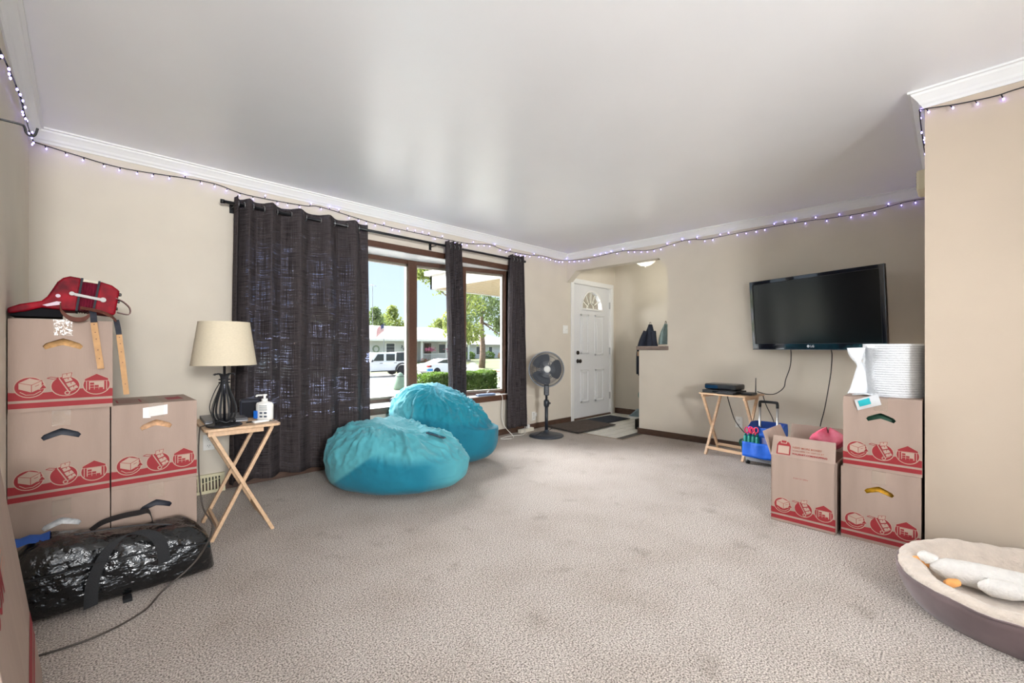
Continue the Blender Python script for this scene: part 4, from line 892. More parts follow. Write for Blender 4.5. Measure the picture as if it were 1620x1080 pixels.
# laptop
lt = thing('laptop', 'closed silver laptop lying under the lamp side', 'laptop', (.635, 3.205, .641), radians(86))
m = MB(); m.box(-.15, .15, -.11, .11, .0, .012); m.build('base', mat('laptop_grey', (150, 152, 156), .4, metal=.5), lt, bevel=.004)
m = MB(); m.box(-.15, .15, -.11, .11, .0135, .021); m.build('lid', mat('laptop_lid', (112, 113, 116), .4, metal=.4), lt, bevel=.004)
m = MB(); m.cyl((-.1, .108, .0127), (.1, .108, .0127), .004, n=8); m.build('hinge', black_m, lt)
# pump bottle
pb = thing('pump_bottle', 'white pump bottle with blue label on the tray table', 'bottle', (.82, 3.03, .641), radians(-45))
m = MB(); m.lathe([(.046, 0), (.052, .008), (.052, .095), (.046, .108), (.02, .115), (.016, .12)], 24, sx=1, sy=.62); m.build('bottle', plast_w, pb, True)
m = MB(); m.lathe([(.017, .118), (.017, .132), (.007, .134), (.007, .15), (.014, .151), (.014, .16), (.003, .161)], 16); m.bar((0, 0, .155), (-.048, 0, .153), .013, .009); m.bar((-.046, 0, .154), (-.052, 0, .144), .011, .008); m.build('pump', plast_w, pb)
m = MB(); m.box(-.05, -.028, -.0355, -.012, .012, .06); m.build('blue_label', mat('blue_label', (26, 98, 190), .4), pb, bevel=.002)
m = MB(); [m.box(-.012 + .026 * i, .004 + .026 * i, -.0345, -.0295, .02 + .022 * j, .03 + .022 * j) for i in range(2) for j in range(2)]; [m.box(-.015, .032, -.0345, -.03, .065 + .012 * j, .068 + .012 * j) for j in range(3)]; m.build('label_print', mat('label_grey', (70, 80, 96), .5), pb)
sk = thing('speaker', 'dark navy box speaker behind the pump bottle', 'speaker', (.785, 3.235, .641), radians(-10))
m = MB(); m.box(-.055, .055, -.05, .05, 0, .115); m.build('cabinet', mat('navy_box', (28, 32, 46), .6), sk, bevel=.012); m = MB(); m.box(-.045, .045, -.053, -.05, .01, .1); m.build('grille', mat('speaker_cloth', (20, 22, 30), .9), sk)
ad = thing('charger', 'white charger block with cable on the tray table edge', 'charger', (.775, 2.945, .641), radians(15))
m = MB(); m.box(-.045, .045, -.016, .016, 0, .014); m.build('block', plast_w, ad, bevel=.004); m = MB(); m.tube(smoothpath([(-.045, 0, .008), (-.07, .02, .006), (-.05, .05, .005), (-.01, .05, .005), (.02, .07, .005)], 6), .0025, 6); m.build('cable', cord_m, ad, True)
ky = thing('key_ring', 'small bunch of keys on the tray table', 'keys', (.83, 2.935, .641))
m = MB(); m.tube([(.012 * cos(a), .012 * sin(a), .002) for a in [2 * pi * k / 14 for k in range(14)]], .0012, 5, closed=True); m.build('ring', chrome_m, ky)
for k in range(3): a = .5 + k * .8; m = MB(); m.bar((.012 * cos(a), .012 * sin(a), .003), (.055 * cos(a), .055 * sin(a), .003), .008, .002); m.lathe([(.009, 0), (.009, .002)], 10, (.018 * cos(a), .018 * sin(a), .002)); m.build('key', chrome_m, ky)
# floor cord along the bag
m = MB(); m.tube(smoothpath([(.64, 3.1, .646), (.50, 2.985, .65), (.468, 2.93, .625), (.452, 2.85, .448), (.452, 2.75, .27), (.472, 2.62, .19), (.385, 2.455, .118), (.256, 2.43, .03), (.181, 2.346, .006), (.039, 2.268, .006), (-.12, 2.272, .006)], 8), .0038, 8); tag(m.build('lamp_cable', mat('brown_cord', (70, 62, 56), .5), None, True), 'dark cord running from the lamp table down past the black bag', 'cord')
# wall outlets, vent, switch
def outlet(label, loc, rz):
    t = thing('outlet', label, 'outlet', loc, rz)
    m = MB(); m.box(-.036, .036, -.006, 0, -.058, .058); m.build('plate', plast_w, t, bevel=.003)
    for z in (-.026, .026):
        m = MB(); m.lathe([(.017, 0), (.016, .002)], 16, (0, -.006, z), R90); s = m.build('socket', plast_w, t)
        m = MB(); m.box(-.008, -.005, -.0088, -.007, z - .002, z + .008); m.box(.005, .008, -.0088, -.007, z - .002, z + .008); m.lathe([(.0028, 0), (.0028, .001)], 8, (0, -.008, z - .008), R90); m.build('slots', black_m, s)
outlet('white wall outlet beside the tray table with the lamp', (.69, W, .375), 0)
outlet('white wall outlet below the television wall tray table', (T, 1.62, .287), radians(-90))
vt = thing('floor_vent', 'cream baseboard air vent left of the dark curtain', 'vent', (.6, W, 0))
vm = mat('vent_cream', (214, 206, 170), .5)
m = MB(); m.prism([(-.19, .0), (.19, .0), (.19, .135), (-.19, .135)], lambda u, v, t: (u, t - .5 * max(0, .135 - v) * .35, v), -.022, -.012, holes=[[(-.17, .02), (.17, .02), (.17, .115), (-.17, .115)]]); m.box(-.19, .19, -.016, -.001, .125, .135); m.build('frame', vm, vt)
for k in range(17): m = MB(); x = -.165 + k * .0206; m.bar((x, -.032, .02), (x, -.018, .115), .006, .01, (1, 0, 0)); m.build('fin', vm, vt)
m = MB(); m.bar((-.17, -.034, .03), (.17, -.028, .10), .004, .005); m.build('damper_bar', vm, vt)
m = MB(); m.box(-.18, .18, -.012, -.002, .01, .12); m.build('backing', mat('vent_dark', (60, 58, 50), .8), vt)
sw = thing('light_switch', 'white light switch plate beside the front door', 'light switch', (5.015, W, 1.352))
m = MB(); m.box(-.055, .055, -.006, 0, -.06, .06); m.build('plate', plast_w, sw, bevel=.003)
for x in (-.022, .022): m = MB(); m.box(x - .005, x + .005, -.016, -.006, -.01, .012); m.build('toggle', plast_w, sw, bevel=.002)

# ================================================================== CURTAINS
def curtain_material(name, c1, c2, tl):
    m = bpy.data.materials.new(name); m.use_nodes = True; n = m.node_tree; N = n.nodes; L = n.links; b = N['Principled BSDF']
    t = N.new('ShaderNodeTexCoord')
    def nz(sc, scale, det):
        mp = N.new('ShaderNodeMapping'); mp.inputs['Scale'].default_value = sc; L.new(t.outputs['UV'], mp.inputs['Vector'])
        z = N.new('ShaderNodeTexNoise'); z.inputs['Scale'].default_value = scale; z.inputs['Detail'].default_value = det; L.new(mp.outputs[0], z.inputs['Vector']); return z
    a = nz((60, 2.2, 1), 4, 4); h = nz((2.2, 90, 1), 3, 4)
    ad = N.new('ShaderNodeMath'); ad.operation = 'ADD'; L.new(a.outputs['Fac'], ad.inputs[0]); L.new(h.outputs['Fac'], ad.inputs[1])
    r = N.new('ShaderNodeValToRGB'); r.color_ramp.elements[0].position = .40; r.color_ramp.elements[1].position = .62; r.color_ramp.elements[0].color = lin(c1); r.color_ramp.elements[1].color = lin(c2)
    hf = N.new('ShaderNodeMath'); hf.operation = 'MULTIPLY'; hf.inputs[1].default_value = .5; L.new(ad.outputs[0], hf.inputs[0]); L.new(hf.outputs[0], r.inputs[0])
    L.new(r.outputs[0], b.inputs['Base Color']); b.inputs['Roughness'].default_value = .9; b.inputs['Specular IOR Level'].default_value = .15
    tr = N.new('ShaderNodeBsdfTransparent'); tr.inputs[0].default_value = (.72, .78, 1, 1)
    r2 = N.new('ShaderNodeValToRGB'); r2.color_ramp.elements[0].position = .50; r2.color_ramp.elements[0].color = (0, 0, 0, 1); r2.color_ramp.elements[1].position = .66; r2.color_ramp.elements[1].color = (tl, tl, tl, 1); L.new(hf.outputs[0], r2.inputs[0])
    mx = N.new('ShaderNodeMixShader'); L.new(r2.outputs[0], mx.inputs[0]); L.new(b.outputs[0], mx.inputs[1]); L.new(tr.outputs[0], mx.inputs[2])
    o = [q for q in N if q.type == 'OUTPUT_MATERIAL'][0]; L.new(mx.outputs[0], o.inputs[0]); return m
cur_m = curtain_material('charcoal_linen', (40, 36, 38), (92, 84, 84), .55)
RODZ, RODY = 2.19, 3.855
def curtain(label, xt, xb, zb, nf, amp, seed, ampb=None, warp=0):
    xm = (xt[0] + xt[1]) / 2; t = thing('curtain', label, 'curtain', (xm, RODY, 0), 0, 'charcoal grommet curtains'); nu, nv = nf * 22 + 1, 46; ampb = ampb or amp
    rn = random.Random(seed); ph = [rn.uniform(.75, 1.25) for _ in range(nf * 2 + 2)]
    def uu(u): return u + warp * sin(pi * u) * (1 - u)
    def fn(u, v):                # v 0 top .. 1 bottom
        s = sin(2 * pi * nf * u); k = ph[int(u * nf * 2 * .999)]
        am = (amp + (ampb - amp) * v) * k
        x = (xt[0] + (xt[1] - xt[0]) * uu(u)) * (1 - v) + (xb[0] + (xb[1] - xb[0]) * uu(u)) * v
        z = RODZ + .047 + .006 * abs(s) + (zb - RODZ - .047) * v + (.012 * noise.noise(Vector((u * 9, seed, 0))) * v)
        sq = (abs(s) ** .8) * (1 if s > 0 else -1)
        y = am * sq + .014 * v * noise.noise(Vector((u * nf * 3, v * 3, seed))) + .006 * noise.noise(Vector((u * nf * 8, v * 8, seed)))
        return (x - xm + .3 * am * sin(4 * pi * nf * u) * .5, -y, z)
    m = MB(); m.grid(fn, nu, nv); o = m.build('fabric', cur_m, t, True)
    uv = o.data.uv_layers.new(name='uv'); Lx = (xb[1] - xb[0]) * 1.7
    for p in o.data.polygons:
        for li, vi in zip(p.loop_indices, p.vertices): uv.data[li].uv = ((vi % nu) / (nu - 1) * Lx + seed, 1 - (vi // nu) / (nv - 1) + seed)
    so = o.modifiers.new('solid', 'SOLIDIFY'); so.thickness = .0015
    for k in range(1, nf * 2):
        u = k / (nf * 2); p = fn(u, (.047) / (RODZ + .047 - zb)); m = MB()
        m.tube([(p[0], .024 * cos(a), RODZ + .024 * sin(a)) for a in [2 * pi * j / 20 for j in range(20)]], .004, 6, closed=True); m.build('grommet', mat('grommet_silver', (150, 150, 150), .3, metal=.9), t, True)
    return t
curtain('wide charcoal curtain covering the left half of the window', (.835, 1.915), (.80, 1.945), .055, 6, .05, 2, .052, -.25)
curtain('narrow gathered charcoal curtain hanging in the middle of the window', (2.80, 3.03), (2.86, 3.12), .075, 4, .055, 5)
curtain('narrow gathered charcoal curtain at the right end of the window', (3.775, 4.0), (3.73, 4.08), .09, 4, .055, 8)
rd = thing('curtain_rod', 'long black curtain rod above the bow window', 'curtain rod', (2.4, RODY, RODZ))
m = MB(); m.cyl((-1.63, 0, 0), (1.63, 0, 0), .0125, n=14); m.build('rod', black_m, rd, True)
for s in (-1, 1): m = MB(); m.cyl((s * 1.63, 0, 0), (s * 1.655, 0, 0), .016, n=14); m.build('finial', black_m, rd, True)
for x in (-1.56, 0.28, 1.56): m = MB(); m.bar((x, 0, -.016), (x, W - RODY, -.016), .012, .006); m.box(x - .015, x + .015, W - RODY - .004, W - RODY, -.05, .03); m.build('bracket', black_m, rd)

# ================================================================== STRING LIGHTS
sl = thing('string_lights', 'string of small violet-white lights on dark wire along the crown moulding', 'string lights', (T, W, 2.33))
wire_m = mat('green_black_wire', (26, 26, 30), .5)
led_m = mat('violet_led', (230, 226, 255), .3, emit=(150, 132, 255), es=9)
slp = lambda p: (p[0] - T, p[1] - W, p[2] - 2.33)
runs = [[(-.20, y, z) for y, z in ((2.32, 2.13), (2.404, 2.147), (2.552, 2.177), (2.815, 2.228), (3.084, 2.264), (3.342, 2.272), (3.609, 2.292), (3.926, 2.342))] +
        [(x, 3.945, z) for x, z in ((-.18, 2.345), (-.021, 2.324), (.222, 2.305), (.687, 2.338), (.938, 2.305), (1.369, 2.318), (1.53, 2.338), (2.078, 2.294), (2.829, 2.29), (3.184, 2.294), (3.527, 2.336), (3.792, 2.308), (4.259, 2.318), (4.513, 2.343), (4.784, 2.329), (5.02, 2.354))] +
        [(5.03, y, z) for y, z in ((3.93, 2.354), (3.579, 2.329), (3.031, 2.349), (2.631, 2.302), (2.194, 2.344), (1.956, 2.316), (1.547, 2.325), (1.086, 2.326), (.781, 2.311), (.506, 2.312), (.295, 2.339), (.14, 2.336))],
        [(x, .124, z) for x, z in ((5.0, 2.33), (4.5, 2.31), (4.0, 2.33), (3.6, 2.315), (3.2, 2.345))] + [(3.158, y, z) for y, z in ((.11, 2.348), (-.006, 2.328), (-.083, 2.319), (-.156, 2.314), (-.236, 2.32), (-.6, 2.33), (-1.0, 2.31))]]
bm_ = MB(); bm_.ell((0, 0, 0), (.0038, .0038, .0062), 8, 6); led_me = bm_.mesh('bulb', led_m, True)
rn = random.Random(12); stems = MB()
for run in runs:
    P = smoothpath([slp(p) for p in run], 8); m = MB(); m.tube(P, .0028, 6); m.build('wire', wire_m, sl, True)
    acc_ = 0; nxt = .03
    for a, b in zip(P, P[1:]):
        L = (b - a).length
        while acc_ + L > nxt:
            q = a.lerp(b, (nxt - acc_) / L); up = -1 if rn.random() < .68 else 1; off = Vector((rn.uniform(-.012, .012), rn.uniform(-.012, .0), up * .022))
            if abs(q.x) < .06: off.x = -abs(off.x)
            stems.bar(q, q + off * .8, .004, .004); inst('bulb', led_me, sl, q + off, (0, 0, 0)); nxt += .088
        acc_ += L
stems.build('bulb_stems', wire_m, sl)['kind'] = 'stuff'

# ================================================================== BEAN BAGS
bb_l = mat('teal_plush_light', (96, 184, 198), .9, var=.1, vscale=3, sheen=.4); bb_d = mat('teal_plush_deep', (18, 142, 176), .9, var=.1, vscale=3, sheen=.3); bb_m = mat('teal_plush_mid', (46, 164, 188), .9, var=.1, vscale=3, sheen=.35)
bb_p = mat('teal_plush', (96, 184, 198), .9, sheen=.1, bump=.12, bscale=70)
def plush_nodes():
    n = bb_p.node_tree; N = n.nodes; b = N['Principled BSDF']; a = N.new('ShaderNodeVertexColor'); a.layer_name = 'tone'
    t = N.new('ShaderNodeTexCoord'); z = N.new('ShaderNodeTexNoise'); z.inputs['Scale'].default_value = 5; n.links.new(t.outputs['Object'], z.inputs['Vector'])
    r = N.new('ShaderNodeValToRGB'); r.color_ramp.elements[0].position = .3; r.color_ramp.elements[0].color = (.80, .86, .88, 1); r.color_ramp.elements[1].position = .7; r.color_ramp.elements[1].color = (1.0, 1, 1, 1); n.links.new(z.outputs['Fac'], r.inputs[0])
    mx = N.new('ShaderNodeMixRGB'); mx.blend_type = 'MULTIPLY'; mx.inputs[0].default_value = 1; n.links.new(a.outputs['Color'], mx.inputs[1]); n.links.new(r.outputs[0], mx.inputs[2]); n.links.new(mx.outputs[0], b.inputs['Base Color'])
plush_nodes()
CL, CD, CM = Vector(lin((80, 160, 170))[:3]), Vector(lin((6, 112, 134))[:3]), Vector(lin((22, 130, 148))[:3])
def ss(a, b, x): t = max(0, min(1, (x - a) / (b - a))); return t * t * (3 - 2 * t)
def beanbag(label, loc, rz, rx, ry, h, seed, shape, kf):
    t = thing('bean_bag', label, 'bean bag', loc, rz, 'teal plush bean bags')
    def fn(u, v):
        th = 2 * pi * u; ph = -pi / 2 + pi * v
        c = max(0, cos(ph)); s = sin(ph); r = c ** .62
        z = .40 + (.60 * (abs(s) ** .95) if s > 0 else -.40 * (abs(s) ** .55))
        x = rx * r * cos(th); y = ry * r * sin(th)
        z *= h
        w_ = max(0, min(1, s / .5 + .1)); w_ = w_ * w_ * (3 - 2 * w_); q_ = shape(x, y, z, max(s, 0)); x, y, z = (x + (q_[0] - x) * w_, y + (q_[1] - y) * w_, z + (q_[2] - z) * w_)
        p = Vector((x, y, z)); k = min(1, max(0, s + .15) * 1.3) * (c ** .5 if s > .9 else 1)
        # drapery folds running out from the slumped crown
        a = math.atan2(y + .1, x + .12 * rx); rr_ = sqrt(x * x + y * y)
        wv = Vector((a * 2.6 + .9 * noise.noise(p * 3), rr_ * 2.5 + z * 2.0, seed)); f = noise.noise(wv * 1.3) * .5
        rg = 1 - abs(noise.noise(Vector((a * 5.5 + 2.2 * rr_ + .8 * noise.noise(p * 4), z * 7, seed + 5)))) * 2.2; r2 = 1 - abs(noise.noise(Vector((a * 11 - 3 * rr_, z * 12, seed + 9)))) * 2.2
        f += .7 * max(-.3, rg) ** 3 + .35 * max(-.3, r2) ** 3
        t_ = y * .75 - z * .65 + .25 * x; fo = 1 - abs(noise.noise(Vector((x * 2.4 + .5 * t_, t_ * 13 + 1.4 * noise.noise(p * 3.5), seed + 2)))) * 2.4; mk = math.exp(-((x - .12) / .3) ** 2) * min(1, max(0, (z / h - .42) * 4)); f += 1.5 * mk * max(-.4, fo) ** 2 * (1 if fo > 0 else -1)
        g = noise.fractal(p * 5 + Vector((seed, 0, 0)), .9, 2.1, 3)
        d = k * (.034 * f + .012 * g) + .007 * g
        n = Vector((x / rx ** 2, y / ry ** 2, (z - .4 * h) / (h * .6) ** 2)).normalized()
        p += n * d; p.z = max(p.z, .003)
        return p
    m = MB(); m.grid(fn, 220, 130, True)
    o = m.build('cover', bb_p, t, True); at = o.data.color_attributes.new('tone', 'FLOAT_COLOR', 'POINT')  # teal varies per vertex: paler at left and top, deeper low in front
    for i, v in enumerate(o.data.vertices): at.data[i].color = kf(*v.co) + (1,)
    return t, m
def sh1(x, y, z, s): 
    q = (x / .55); z *= 1 - .20 * max(0, q + .15) - .05 * max(0, -q - .5); z -= .05 * math.exp(-((x - .18) / .16) ** 2 - ((y + .05) / .2) ** 2) * s
    return x - .04 * s, y + .04 * s, z
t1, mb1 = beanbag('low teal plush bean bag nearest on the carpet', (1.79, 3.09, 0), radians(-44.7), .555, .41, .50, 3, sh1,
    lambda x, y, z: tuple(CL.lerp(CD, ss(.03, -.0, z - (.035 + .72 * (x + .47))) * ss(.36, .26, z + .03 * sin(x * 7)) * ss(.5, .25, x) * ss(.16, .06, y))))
def sh2(x, y, z, s):
    q = x / .5; z *= 1 - .30 * max(0, q + .05) - .03 * max(0, -q - .6); z -= .06 * math.exp(-((x - .2) / .2) ** 2 - ((y + .2) / .15) ** 2) * s
    return x - .09 * s, y + .03 * s, z
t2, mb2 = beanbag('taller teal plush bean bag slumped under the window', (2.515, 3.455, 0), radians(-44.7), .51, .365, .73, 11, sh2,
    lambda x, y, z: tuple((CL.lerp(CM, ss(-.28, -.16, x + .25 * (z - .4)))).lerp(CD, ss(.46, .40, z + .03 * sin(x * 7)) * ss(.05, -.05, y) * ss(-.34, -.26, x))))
def on_bag(mb, x, y): 
    c = [v for v in mb.v if (v[0] - x) ** 2 + (v[1] - y) ** 2 < .03 ** 2]; return max(c, key=lambda v: v[2])
pv = on_bag(mb1, .33, -.10); Rz = Matrix.Rotation(radians(-44.7), 3, 'Z'); pw = Rz @ Vector(pv) + Vector((1.79, 3.09, 0))
ph = thing('phone', 'dark phone resting in the folds of the nearest bean bag', 'phone', tuple(pw + Vector((0, 0, .008))), radians(-55))
ph.rotation_euler = (radians(-6), radians(16), radians(-50))
m = MB(); m.box(-.075, .075, -.037, .037, 0, .009); m.build('case', mat('phone_case', (50, 52, 66), .4), ph, bevel=.004); m = MB(); m.box(-.07, .07, -.033, .033, .009, .0096); m.build('screen', mat('phone_glass', (40, 44, 60), .1), ph)

# ================================================================== FAN
fn_ = thing('pedestal_fan', 'grey-black pedestal fan standing by the front door wall', 'fan', (4.08, 3.52, 0), radians(-42))
fan_m = mat('fan_grey', (50, 55, 64), .4); fan_d = mat('fan_dark', (38, 42, 50), .4)
m = MB(); m.lathe([(.208, 0), (.213, .008), (.205, .02), (.13, .038), (.05, .05), (.032, .06), (.025, .08), (.004, .08)], 40); m.build('base', fan_m, fn_, True)
m = MB(); m.cyl((0, 0, .05), (0, 0, .40), .021, n=16); m.build('lower_pole', fan_d, fn_, True)
m = MB(); m.lathe([(.026, .36), (.034, .38), (.034, .43), (.024, .45)], 16); m.ell((.036, 0, .405), (.018, .014, .014), 10, 6); m.build('height_collar', fan_d, fn_, True)
m = MB(); m.cyl((0, 0, .44), (0, 0, .60), .015, n=14); m.build('upper_pole', fan_d, fn_, True)
m = MB(); m.box(-.03, .03, -.032, .032, .50, .635); m.build('control_box', fan_m, fn_, bevel=.012)
for k in range(3): m = MB(); m.box(-.008, .008, -.036, -.03, .53 + k * .03, .545 + k * .03); m.build('button', black_m, fn_)
HZ = .822; tilt = radians(4); Mf = Matrix.Rotation(radians(90) - tilt, 3, 'X')
m = MB(); m.lathe([(.02, -.16), (.055, -.15), (.065, -.11), (.065, -.06), (.05, -.04)], 20, (0, 0, HZ), Mf); m.bar((0, .09, HZ - .02), (0, 0, .62), .04, .035); m.build('motor', fan_d, fn_, True, auto=40)
fc = lambda r, a, z: tuple(Vector((0, 0, HZ)) + Mf @ Vector((r * cos(a), r * sin(a), z)))
for nm, prf in (('front_guard', [(.035, .075), (.10, .072), (.16, .058), (.20, .03), (.214, .0)]), ('rear_guard', [(.05, -.075), (.12, -.072), (.175, -.055), (.205, -.03), (.214, 0)])):
    m = MB()
    for k in range(90):
        a = 2 * pi * k / 90; m.tube([fc(r, a + (.25 * (1 - r / .214) if nm[0] == 'f' else 0), z) for r, z in prf], .0018, 4, False)
    for r, z in prf[:-1:1]: m.tube([fc(r, 2 * pi * k / 40, z) for k in range(40)], .0018, 5, closed=True)
    m.build(nm, fan_m, fn_)
m = MB(); m.tube([fc(.216, 2 * pi * k / 48, 0) for k in range(48)], .007, 8, closed=True); m.build('guard_rim', mat('rim_grey', (120, 126, 134), .35), fn_, True)
m = MB(); m.lathe([(.042, .068), (.04, .08), (.036, .084), (.002, .085)], 24, (0, 0, HZ), Mf); m.build('hub_badge', mat('badge_silver', (205, 205, 200), .35), fn_, True)
m = MB(); m.lathe([(.05, -.02), (.048, .02), (.03, .03)], 20, (0, 0, HZ), Mf); m.build('hub', fan_d, fn_, True)
for k in range(3):
    a0 = 2 * pi * k / 3; m = MB()
    m.grid(lambda u, v: fc(.045 + .145 * v, a0 + (u - .5) * (1.0 + .75 * sin(pi * (.2 + .65 * v))), .028 * (u - .5) * 1.6), 9, 7); m.build('blade', mat('blade_smoke', (52, 57, 66), .4), fn_, True)
m = MB(); m.tube(smoothpath([(.02, .03, .06), (.0, .1, .05), (-.06, .0, .056), (-.12, -.08, .036), (-.19, -.09, .008), (-.21, .0, .006), (-.14, .2, .006), (.02, .24, .006), (.12, .30, .05)], 6), .0035, 6); m.build('cord', cord_m, fn_, True)
# power strip and cords at the window wall
ps = thing('power_strip', 'clear-white power strip at the foot of the right curtain', 'power strip', (4.1, 3.885, .0), radians(4))
m = MB(); m.box(-.13, .13, -.03, .03, .0, .045); m.build('housing', mat('strip_ivory', (222, 216, 200), .4), ps, bevel=.006)
for k in range(4): m = MB(); m.box(-.10 + k * .06, -.07 + k * .06, -.018, .018, .045, .047); m.build('socket', plast_w, ps)
m = MB(); m.box(.02, .06, -.02, .02, .047, .09); m.build('plug', plast_w, ps, bevel=.006)
outlet('ivory wall outlet behind the pedestal fan', (4.33, W, .17), 0)
m = MB(); m.box(-.02, .02, -.05, -.009, -.02, .03); pg = tag(m.build('adapter', plast_w, None, bevel=.006, loc=(4.33, W, .19)), 'white plug adapter in the outlet behind the fan', 'plug')
ic = thing('tablet_charger', 'slim blue-grey device lying on the window sill', 'device', (3.50, 3.99, WZ0), radians(-6))
m = MB(); m.box(-.13, .13, -.03, .03, 0, .026); m.build('body', mat('blue_grey', (120, 138, 166), .4), ic, bevel=.008); m = MB(); m.box(-.1, .1, -.031, -.029, .006, .012); m.build('seam', mat('blue_grey_dark', (90, 104, 130), .4), ic)
m = MB(); m.tube(smoothpath([(.03, .02, .03), (.05, .0, .06), (.0, -.01, .05)], 5), .003, 6); m.build('loop', plast_w, ic, True)
m = MB(); m.tube(smoothpath([(3.63, 3.985, .52), (3.68, 3.93, .525), (3.70, 3.905, .46), (3.685, 3.90, .25), (3.70, 3.86, .12), (3.74, 3.75, .006), (3.62, 3.72, .005), (3.56, 3.79, .005), (3.72, 3.82, .008), (3.92, 3.77, .006), (4.02, 3.82, .03), (4.05, 3.89, .048)], 8), .0036, 6); tag(m.build('white_cable', cordw_m, None, True), 'white cable dropping from the sill to the carpet', 'cable')
m = MB(); m.tube(smoothpath([(4.07, 3.88, .05), (4.06, 3.83, .25), (4.1, 3.93, .36), (4.17, 3.94, .2), (4.26, 3.93, .12), (4.32, 3.925, .19)], 8), .003, 6); tag(m.build('white_cable', cordw_m, None, True), 'white cable looping up beside the right curtain', 'cable')

# ================================================================== ENTRY
def rug(name, label, poly, z, mm, rim):
    t = thing(name, label, 'mat', (sum(p[0] for p in poly) / 4, sum(p[1] for p in poly) / 4, z)); ox, oy = t.location.x, t.location.y
    m = MB(); m.prism([(a - ox, b - oy) for a, b in poly], XY, 0, .009); m.build('backing', rim, t, bevel=.003)
    m = MB(); c = [((a - ox) * .95, (b - oy) * .93) for a, b in poly]; m.prism(c, XY, .008, .013); m.build('pile', mm, t, bevel=.003)
rug('door_mat', 'navy rubber-backed mat directly before the front door', [(5.12, 3.90), (5.14, 3.49), (5.96, 3.46), (6.03, 3.86)], .001, mat('navy_mat', (40, 46, 58), .95, var=.2, vscale=40, bump=.6, bscale=150), black_m)
rug('door_mat', 'brown-grey rubber-edged mat overlapping the carpet edge', [(4.52, 3.925), (4.44, 3.30), (5.30, 3.30), (5.36, 3.86)], .012, mat('brown_mat', (82, 72, 66), .95, var=.25, vscale=30, bump=.6, bscale=150), mat('mat_rim', (52, 46, 42), .7))
cl = thing('ceiling_light', 'white glass dome light on the entry ceiling', 'ceiling light', (5.72, 3.08, H))
m = MB(); m.lathe([(.17, 0), (.17, -.02), (.16, -.025)], 28); m.build('rim', white_m, cl, True)
m = MB(); m.lathe([(.16, -.02), (.155, -.09), (.13, -.14), (.07, -.178), (.002, -.19)], 28, cap=False); m.build('dome', mat('opal_glass', (236, 236, 230), .3, emit=(255, 246, 226), es=.25), cl, True)
ld = bpy.data.lights.new('ceiling_light_lamp', 'POINT'); ld.energy = 4; ld.shadow_soft_size = .12; ld.color = (1, .97, .86)
lo = bpy.data.objects.new('ceiling_light_lamp', ld); COL.objects.link(lo); lo.location = (5.72, 3.08, H - .34)
m = MB(); m.lathe([(.012, -.188), (.014, -.196), (.003, -.204)], 10); m.build('finial', chrome_m, cl, True)
# coats on the half wall
def garment(name, label, cx, y0, y1, z0, z1, mm, seed, th=.07, ytop=None):
    t = thing(name, label, 'jacket' if name == 'jacket' else 'cloth', (cx, (y0 + y1) / 2, z0)); hgt = z1 - z0; hw = (y1 - y0) / 2; ytop = ytop if ytop is not None else 0
    def fn(u, v):
        a = 2 * pi * u; k = (1 - v ** 2.2) * .9 + .10; y = hw * k * cos(a) + ytop * v; x = th * (.5 + .5 * k) * sin(a) * (1 + .25 * sin(5 * a + seed + v * 2))
        p = Vector((x, y, hgt * v)); return p + Vector((.012, .012, 0)) * noise.noise(Vector((a * 2, v * 4, seed)))
    m = MB(); m.grid(fn, 48, 24, True); m.f.append(tuple(range(47, -1, -1))); m.mi.append(0); m.f.append(tuple(range(48 * 23, 48 * 24))); m.mi.append(0); m.build('fabric', mm, t, True)
    m = MB(); m.tube([(.02 * cos(a), ytop, hgt + .012 + .02 * sin(a)) for a in [2 * pi * k / 12 for k in range(12)]], .003, 5, closed=True); m.build('hanging_loop', cord_m, t, True)
    return t
jk = garment('jacket', 'dark navy jacket hanging over the half wall ledge', 5.275, 2.64, 2.94, .72, 1.39, mat('navy_jacket', (36, 42, 56), .8, var=.15, vscale=8), 2, .07, -.02)
for s in (-1, 1): m = MB(); m.tube(smoothpath([(-.02, -.02 + s * .05, .58), (-.03, s * .09, .44), (-.03, s * .12, .30), (-.025, s * .125, .02)], 5), [.035] * 10 + [.038] * 6, 10); m.build('sleeve', MATS['navy_jacket'], jk, True)
garment('towel', 'pale blue-green cloth hanging beside the navy jacket', 5.245, 2.485, 2.645, 1.13, 1.39, mat('sage_towel', (146, 168, 166), .9, var=.12, vscale=14), 7, .05, -.02)
pg = thing('coat_pegs', 'row of coat pegs on the entry side of the half wall', 'coat pegs', (T + .12, 2.62, 1.04))
m = MB(); m.box(.0, .018, -.25, .28, -.06, .0); m.build('rail', wood_m, pg)
for y in (-.12, .17): m = MB(); m.tube([(.018, y, -.02), (.06, y, -.01), (.1, y, .1)], .006, 8); m.build('peg', chrome_m, pg, True)
sh = thing('shoe', 'pale blue-grey shoe standing at the entry wall', 'shoe', (6.12, 3.44, 0), radians(100))
m = MB(); m.grid(lambda u, v: Vector(((.13 - .02 * v) * cos(2 * pi * u) * (1 - .55 * v), (.048 - .006 * v) * sin(2 * pi * u), .02 + .12 * v)) + Vector((-.05 * v, 0, 0)), 28, 8, True); m.f.append(tuple(range(28 * 7, 28 * 8))); m.mi.append(0); m.build('upper', mat('shoe_grey', (132, 150, 156), .8, var=.1, vscale=20), sh, True)
m = MB(); m.prism(arc(0, 0, .138, .052, 0, 2 * pi, 28)[:-1], XY, 0, .024); m.build('sole', white_m, sh); m = MB(); [m.bar((.02 + k * .022, -.02, .085 - k * .012), (.02 + k * .022, .02, .085 - k * .012), .006, .004) for k in range(4)]; m.build('laces', plast_w, sh)
